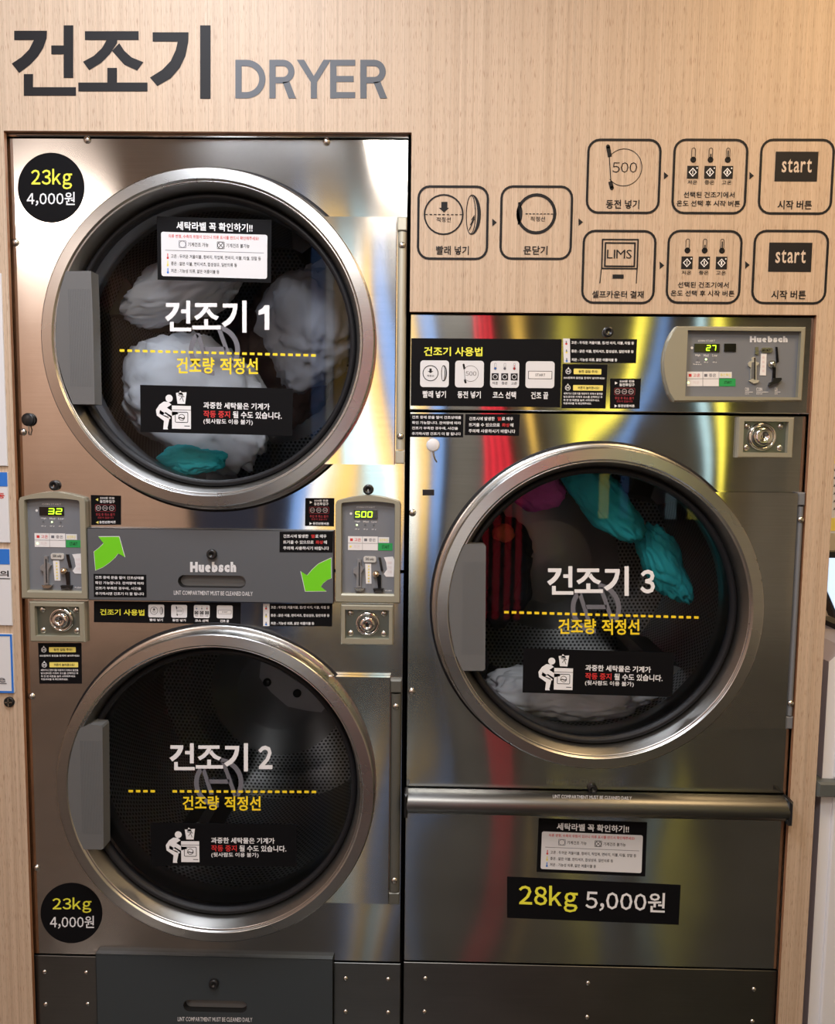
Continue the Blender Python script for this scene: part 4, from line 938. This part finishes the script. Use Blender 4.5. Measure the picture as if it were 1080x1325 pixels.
b = MB(); A = PxArt(b, -.012); A.text('LINT COMPARTMENT MUST BE CLEANED DAILY', 230, 1315.5, 326.5, 1321, 'notice_white', bold=.01, dv=1); b.build('lettering', lk, 'small white lint note')
x, z = Wd(277, 1271.5, -.012); b = MB(); b.lathe(x, z, [(.0105, -.012), (.0105, -.018), (.009, -.020), (.004, -.020), (.0035, -.017), (0, -.017)], 'black_plastic', 28); b.build('cylinder_lock', lk)

# ------------------------------------------------------------------ single dryer (right)
A0, A1 = wx(529, 600), (wx(1051.5, 470)+wx(1003, 1257))/2
ZT3 = (wz(531, 408)+wz(1050, 410))/2; ZS = (wz(531, 533)+wz(1041, 535))/2; ZH1, ZH0 = (wz(525, 1020, -.012)+wz(1018, 1032, -.012))/2, (wz(525, 1048, -.012)+wz(1018, 1063, -.012))/2
ZK3 = (wz(521, 1243)+wz(1003, 1256))/2
sd = thing('dryer', 'stainless single coin dryer on the right, door marked 3', 'dryer', ((A0+A1)/2, .4, 0))
b = MB(); b.box(A0, A0+t, .03, .85, .02, ZT3, 'cabinet_metal'); b.box(A1-t, A1, .03, .85, .02, ZT3, 'cabinet_metal'); b.box(A0, A1, .846, .85, .02, ZT3, 'cabinet_metal')
b.box(A0, A1, .03, .85, ZT3-t, ZT3, 'cabinet_metal'); b.box(A0, A1, .03, .85, 0, .02, 'cabinet_metal'); b.build('cabinet', sd, 'dark metal cabinet body')
b = MB(); b.box(A0, A1, -.006, .02, ZS+.0015, ZT3, 'brushed_steel_right', .0015); b.build('header_panel', sd, 'brushed steel header panel')
b = MB(); plate_hole(b, A0, A1, ZH0+.01, ZS-.0015, D3[0], D3[1], .29, 0, 'brushed_steel_right'); b.build('front_panel', sd, 'brushed steel front panel around the door')
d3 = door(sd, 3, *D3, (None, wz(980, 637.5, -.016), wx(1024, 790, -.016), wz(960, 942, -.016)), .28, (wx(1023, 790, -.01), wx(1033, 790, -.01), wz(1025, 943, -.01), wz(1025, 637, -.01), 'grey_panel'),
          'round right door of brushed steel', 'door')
logo(d3, 770.6, 786.7, 32.7, GY)
door_words(d3, (707.5, 732.5, 813.2, 771), (828, 737, 847, 768), (652, 792, 903.5, 799), (722, 800.5, 827, 821), '3')
sticker(d3, [(677, 838.7), (872, 844.6), (869.6, 902), (675.8, 896)], st_warning, 'black overload warning with white bending figure', GY)
drum(sd, D3[0], D3[1], 'perforated drum', 45)
HY = -.006
sticker(sd, [(532, 437.6), (726.5, 439), (724.5, 527), (531, 525)], st_usage, 'black usage sticker with four white icons', HY)
sticker(sd, [(728.2, 438), (824, 439), (822.5, 470), (729, 469.3)], st_temp, 'black drying temperature guide', HY)
sticker(sd, [(727.8, 471), (785.6, 472), (783.2, 528.6), (726, 528.2)], st_caution, 'black caution sticker with two yellow bars', HY)
sticker(sd, [(789.2, 489.8), (829, 490), (827, 529), (788.8, 528.8)], st_coin(False), 'black coin slot sticker with right arrows', HY)
sticker(sd, [(531, 535.3), (599.5, 536), (599, 566), (530.5, 565.5)], st_open, 'black notice, four lines of white text')
sticker(sd, [(602, 535.8), (672.5, 536), (671, 564), (601, 563)], st_hot, 'black notice, hot surface words in red')
black_lock(sd, 786, 430, Y=HY); black_lock(sd, 766, 1020)
key_tag(sd, 560, 576, .0135, 'notice_white', 'round white key tag on a short chain', (565, 598))
b = MB(); A = PxArt(b, 0); b.prism([A.P(*q) for q in ((546.5, 633.5), (561.5, 633.5), (561.5, 641), (546.5, 641))], -.003, 0, 'black_plastic'); b.build('latch_slot', sd, 'small black slot')
for p in ((533.5, 663.5), (532.5, 894.5)): screw(sd, *p, s=1.1)
lock_box(sd, (951.5, 540, 1023, 592.5), (958.5, 545.5, 1015.5, 585.5), (986, 565), .0285, 'olive framed lock recess')
# header control panel with rounded left end
q8 = lambda x, y: (850+x/5.684, 410+y/5.684)
b = MB(); OP = [Wd(*q8(*p), HY) for p in ((130, 75), (1075, 80), (1060, 350), (1045, 625), (110, 628), (75, 570), (48, 480), (35, 400), (33, 330), (42, 260), (65, 180), (95, 120))]
# closed outline with recess
inn3 = (885, 429.2, 1030, 514); IA = Art(MB(), HY, px=inn3)
iz = [IA.P(*q) for q in ((0, 0), (1, 0), (1, 1), (0, 1))]
oc = MB(); n = len(OP)
cx_, cz_ = np.mean([p[0] for p in OP]), np.mean([p[1] for p in OP]); O2 = [(cx_+(p[0]-cx_)*.985, cz_+(p[1]-cz_)*.96) for p in OP]
ns = [0, 1, 1, 2, 3, 3, 3, 3, 0, 0, 0, 0]; IN = [iz[k] for k in (0, 1, 1, 2, 3, 3, 3, 3, 0, 0, 0, 0)]
IN2 = [(p[0], p[1]) for p in IN]
# spread inner points along the left edge so the bezel stays flat
le = [iz[3][1]+(iz[0][1]-iz[3][1])*f for f in (0, .15, .3, .45, .6, .75, .9)]
IN2 = [iz[0], iz[1], ((iz[1][0]), (iz[1][1]+iz[2][1])/2), iz[2], iz[3]]+[(iz[0][0], z_) for z_ in le]
vs = [(p[0], y, p[1]) for L, y in ((OP, HY), (OP, HY-.010), (O2, HY-.014), (IN2, HY-.014), (IN2, HY-.002)) for p in L]
oc.add(vs, [(r_*n+k, r_*n+(k+1) % n, (r_+1)*n+(k+1) % n, (r_+1)*n+k) for r_ in range(4) for k in range(n)], 'olive_bezel')
cp = oc.build('coin_panel', sd, 'wide olive framed coin panel showing 27')
b = MB(); b.prism(iz, HY-.003, HY-.001, 'grey_panel'); b.build('face_plate', cp)
CY = HY-.003
b = MB(); A = PxArt(b, CY)
A.text('Huebsch', *q8(680, 142), *q8(958, 188), 'notice_white', bold=.075); b.build('lettering', cp, 'white maker name'); b = MB(); A = PxArt(b, CY)
A.text('COIN START', *q8(300, 170), *q8(425, 184), 'paper')
for k, (u, t_) in enumerate(((298, 'High'), (358, 'Med'), (422, 'Low'))):
    A.text(t_, *q8(u-18, 275), *q8(u+18, 293), 'paper'); A.disc(*q8(u, 313), 1.3, 'led_dot' if k == 1 else 'logo_grey'); A.text('dry', *q8(u-16, 328), *q8(u+16, 340), 'paper')
A.text('heat', *q8(265, 343), *q8(325, 353), 'paper'); A.disc(*q8(255, 228), 1.7, 'paper')
A.rect(*q8(220, 403), *q8(452, 510), 'paper'); A.rect(*q8(220, 454), *q8(450, 457), 'logo_grey', 2); A.rect(*q8(333, 403), *q8(336, 510), 'logo_grey', 2)
A.text('■ 고온', *q8(230, 418), *q8(315, 443), 'red_ink', 2); A.text('■ 중온', *q8(345, 418), *q8(432, 443), 'logo_grey', 2); A.text('저온', *q8(262, 470), *q8(310, 496), 'paper_pink', 2); A.disc(*q8(228, 484), 1.4, 'led_dot', 2)
A.rect(*q8(454, 405), *q8(548, 450), 'notice_white'); A.text('동전투입', *q8(462, 416), *q8(540, 440), 'pale_yellow', 2)
A.rect(*q8(455, 454), *q8(575, 511), 'tag_green'); A.text('START', *q8(492, 472), *q8(545, 492), 'ink_black', 2)
for u0, u1 in ((645, 702), (728, 815), (862, 905)): A.text('COIN', *q8(u0, 520), *q8((u0+u1)/2, 545), 'paper'); A.rect(*q8(u0, 551), *q8(u1, 555), 'paper'); A.text('inserted', *q8(u0, 560), *q8((u0+u1)/2, 570), 'paper')
b.build('panel_print', cp, 'printed labels on the coin panel')['kind'] = 'stuff'
b = MB(); A = PxArt(b, CY); b.prism([A.P(*q8(*p)) for p in ((272, 198), (457, 199), (456, 260), (271, 258))], CY-.002, CY, 'lens_black'); A.Y = CY-.002
seg7(A, '27', q8(357, 0)[0], q8(0, 208)[1], q8(430, 0)[0], q8(0, 250)[1], 'led_green'); b.build('display', cp, 'glowing green digits 27')
b = MB(); A = PxArt(b, CY); b.prism([A.P(*q8(*p)) for p in ((492, 197), (578, 198), (577, 257), (491, 256))], CY-.002, CY, 'lens_black'); b.build('display', cp, 'small dark window')
# coin mechanism of the wide panel
def pr(pts, m, h, nm, lb=None):
    b = MB(); A = PxArt(b, CY); b.prism([A.P(*q8(*p)) for p in pts], CY-h, CY, m); return b, A, nm, lb
b, A, _, _ = pr(((690, 305), (705, 295), (718, 300), (720, 330), (745, 340), (735, 355), (725, 360), (724, 465), (745, 468), (735, 485), (705, 492), (670, 472), (682, 465), (684, 375), (665, 362), (664, 345), (678, 328), (690, 325)), 'olive_light', .004, '', ''); A.Y = CY-.004
A.rect(*q8(712, 300), *q8(722, 462), 'black_plastic', 1); A.poly([q8(*p) for p in ((695, 335), (712, 332), (710, 455), (690, 455))], 'grip_grey', 1); b.build('coin_slot', cp, 'coin slot plate')
b, A, _, _ = pr(((718, 222), (738, 222), (742, 278), (716, 276)), 'nickel', .003, ''); b.build('coin_guide', cp)
b, A, _, _ = pr(((768, 228), (838, 228), (848, 245), (835, 264), (768, 264), (757, 246)), 'nickel', .003, ''); A.Y = CY-.003; A.text('500 ONLY', *q8(772, 236), *q8(832, 256), 'ink_black'); b.build('coin_badge', cp)
b, A, _, _ = pr(((763, 270), (803, 270), (798, 432), (754, 430)), 'paper', .001, ''); A.Y = CY-.001
for k in range(4): A.text('■', *q8(772, 290+33*k), *q8(788, 306+33*k), 'paper_pink')
b.build('label_strip', cp, 'white paper strip')
b, A, _, _ = pr(((868, 222), (880, 222), (890, 330), (874, 338)), 'lens_black', .003, ''); b.build('return_chute', cp, 'black coin chute')
b, A, _, _ = pr(((848, 372), (868, 372), (866, 455), (844, 455)), 'lens_black', .003, ''); b.build('return_chute', cp, 'black coin chute')
b, A, _, _ = pr(((845, 452), (900, 450), (905, 462), (880, 490), (850, 495), (812, 510), (820, 485), (838, 478)), 'black_metal', .008, ''); b.build('coin_cup', cp)
c = Wd(*q8(842, 350), CY); b = MB(); b.dome((c[0], CY, c[1]), .0085, .009, 'nickel'); b.build('return_button', cp, 'round metal return button')
# lint drawer pull bar, lower panel, kick plate
b = MB(); xb0, xb1 = wx(525, 1035, -.02), wx(1018, 1050, -.02); yc = .0; hh = (ZH1-ZH0)/2; zc = (ZH1+ZH0)/2; m_ = 16
prof = [(-.006-.034*math.cos(a)**.8 if math.cos(a) > 0 else -.006, zc+hh*math.sin(a)) for a in [math.pi/2-math.pi*k/m_ for k in range(m_+1)]]
b.add([(x_, p[0], p[1]) for x_ in (xb0, xb1) for p in prof], [(k, k+1, m_+2+k, m_+1+k) for k in range(m_)], 'handle_steel', True)
b.add([(xb0, p[0], p[1]) for p in prof], [list(range(m_+1))], 'black_plastic'); b.add([(xb1, p[0], p[1]) for p in prof], [list(range(m_+1))[::-1]], 'black_plastic')
b.add([(xb0, -.006, ZH1), (xb1, -.006, ZH1), (xb1, 0, ZH1), (xb0, 0, ZH1)], [(0, 1, 2, 3)], 'handle_steel')
hb = b.build('pull_bar', sd, 'long dark grey rounded pull bar')
b = MB(); b.box(xb0-.003, xb0+.004, -.042, -.004, ZH0-.001, ZH1+.001, 'black_plastic', .004); b.build('end_cap', hb); b = MB(); b.box(xb1-.004, xb1+.003, -.042, -.004, ZH0-.001, ZH1+.001, 'black_plastic', .004); b.build('end_cap', hb)
b = MB(); A = PxArt(b, -.036); A.text('LINT COMPARTMENT MUST BE CLEANED DAILY', 715, 1028, 817, 1032.5, 'notice_white', bold=.01, dv=2.4); b.build('lettering', hb, 'tiny white lint note')
b = MB(); b.box(A0, A1, 0, .02, ZK3+.0015, ZH0+.009, 'brushed_steel_right', .0015); lowp = b.build('lower_panel', sd, 'plain brushed steel lower panel')
b = MB(); b.box(A0, A1, -.001, .02, .03, ZK3-.0015, 'dark_steel', .001); kp = b.build('kick_plate', sd, 'dark brushed kick plate')
for p in ((550, 1266), (760.6, 1272), (975, 1280), (549, 1309), (759.5, 1316), (973, 1321.5)): screw(kp, *p, -.001, .75)
sticker(sd, [(696.7, 1058.6), (837, 1064), (834.4, 1134), (694, 1128)], st_care, 'black and white care label notice')
def st_price(A): A.text('28kg', .068, .17, .41, .80, 'lemon', bold=.016); A.text('5,000원', .455, .22, .915, .74, 'vinyl_white', bold=.014)
sticker(sd, [(655.8, 1134), (880.4, 1145), (877.8, 1196.5), (655.8, 1187.4)], st_price, 'wide black price sticker reading 28kg 5,000', name='price_sticker')

# ------------------------------------------------------------------ laundry
cloth('white_duvet', 'white bedding low on the left behind the door marked 1', 'laundry', (.32, .21, 1.48), (.185, .07, .13), 'cloth_white', 1, (0, .6, 0))
cloth('white_towel', 'white cloth high on the left behind the door marked 1', 'laundry', (.30, .20, 1.745), (.15, .065, .07), 'cloth_white', 2, (0, -.5, .2))
cloth('brown_blanket', 'brown cloth in the middle behind the door marked 1', 'laundry', (.47, .51, 1.62), (.13, .06, .20), 'cloth_brown', 3, (0, 0, .3))
cloth('grey_shirt', 'pale grey cloth on the right behind the door marked 1', 'laundry', (.58, .20, 1.66), (.11, .065, .14), 'cloth_grey', 4, (0, .4, 0))
cloth('teal_cloth', 'dull teal cloth at the bottom left behind the door marked 1', 'laundry', (.33, .105, 1.352), (.07, .022, .03), 'cloth_teal', 5)
cloth('teal_towel', 'long teal cloth high behind the door marked 3', 'laundry', (1.255, .20, 1.26), (.12, .05, .05), 'cloth_teal', 6, (0, .75, 0))
cloth('teal_shirt', 'teal cloth nearest the right rim behind the door marked 3', 'laundry', (1.405, .24, 1.12), (.10, .05, .045), 'cloth_teal', 7, (0, 1.05, 0))
cloth('pink_shirt', 'magenta cloth at the top behind the door marked 3', 'laundry', (1.10, .24, 1.295), (.065, .05, .05), 'cloth_pink', 8, (0, .2, 0))
cloth('grey_blanket', 'pale grey bedding heaped low behind the door marked 3', 'laundry', (1.17, .195, .815), (.20, .075, .065), 'cloth_white', 9)
cloth('dark_jacket', 'dark cloth on the left behind the door marked 3', 'laundry', (1.03, .46, 1.06), (.10, .10, .14), 'cloth_dark', 10)
cloth('orange_sock', 'small orange cloth on the left behind the door marked 3', 'laundry', (1.025, .20, 1.19), (.026, .02, .02), 'cloth_orange', 11, sub=4)

# ------------------------------------------------------------------ kiosk at the right edge
kx0 = (wx(1070, 840, 0)+wx(1048, 1320, 0))/2; kz = wz(1075, 838, 0)
kt = thing('payment_kiosk', 'white appliance with grey latch at the right edge, beside the wood', 'kiosk', (kx0+.3, .25, 0))
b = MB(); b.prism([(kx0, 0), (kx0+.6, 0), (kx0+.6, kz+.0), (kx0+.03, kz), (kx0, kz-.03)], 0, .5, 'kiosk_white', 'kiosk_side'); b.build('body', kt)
gx = wx(1066, 1200); zl1, zl0 = wz(1070, 1012, -.02), wz(1070, 1031, -.02)
for z0_, z1_ in ((.05, zl0-.004), (zl1+.004, kz-.04)):
    b = MB(); b.box(gx, kx0+.58, -.008, 0, z0_, z1_, 'kiosk_white', .003); b.build('panel', kt)
b = MB(); b.box(wx(1057, 1020, -.02), kx0+.58, -.025, -.002, zl0, zl1, 'kiosk_latch', .004); b.build('latch_bar', kt, 'dark grey latch bar')
b = MB(); b.box(kx0-.012, kx0+.012, -.004, .03, zl0+.002, zl1-.002, 'kiosk_latch', .003); b.build('latch_hinge', kt)
# monitor leaning behind it
mt = thing('monitor', 'black framed screen with pale blue picture at the right edge', 'monitor', (2.15, .45, kz))
my = .15; p = lambda a, c: Wd(a, c, my)
b = MB(); q = [p(1070, 714), p(1140, 716), p(1140, 800), p(1080, 800), p(1066.5, 764)]; b.prism(q, my, my+.03, 'black_plastic'); b.build('frame', mt)
b = MB(); q = [p(1072, 722), p(1138, 722), p(1138, 792), p(1082, 793), p(1069.5, 764)]; b.prism(q, my-.003, my, 'screen_light'); b.build('screen', mt, 'pale blue lit screen')
b = MB(); x_, z_ = p(1120, 800); b.box(x_-.03, x_+.03, my+.005, my+.03, kz+.001, z_, 'black_plastic'); b.box(x_-.06, x_+.06, my-.02, my+.10, kz+.0005, kz+.012, 'black_plastic', .002); b.build('stand', mt)
# yellow poster on a board behind
py = .30; b = MB(); q = [Wd(1066, 585, py), Wd(1160, 585, py), Wd(1160, 690, py), Wd(1066, 690, py)]
b.prism(q, py, py+.01, 'notice_white'); A = Art(b, py, quad=[(1066, 590), (1160, 590), (1160, 690), (1066, 690)])
A.rect(0, 0, 1, .10, 'pale_yellow'); A.rect(0, .80, 1, .97, 'pale_yellow')
for k in range(6): A.text('세탁편의점 이용 안내 문구', .12, .16+.1*k, .9, .21+.1*k, 'ink_black')
pz = Wd(1104, 692, py); b.box(pz[0]-.006, pz[0]+.006, py+.01, py+.03, kz+.0005, pz[1]+.02, 'nickel')
tag(b.build('poster_board'), 'white board with yellow stripes and small print above the screen at right edge', 'poster')
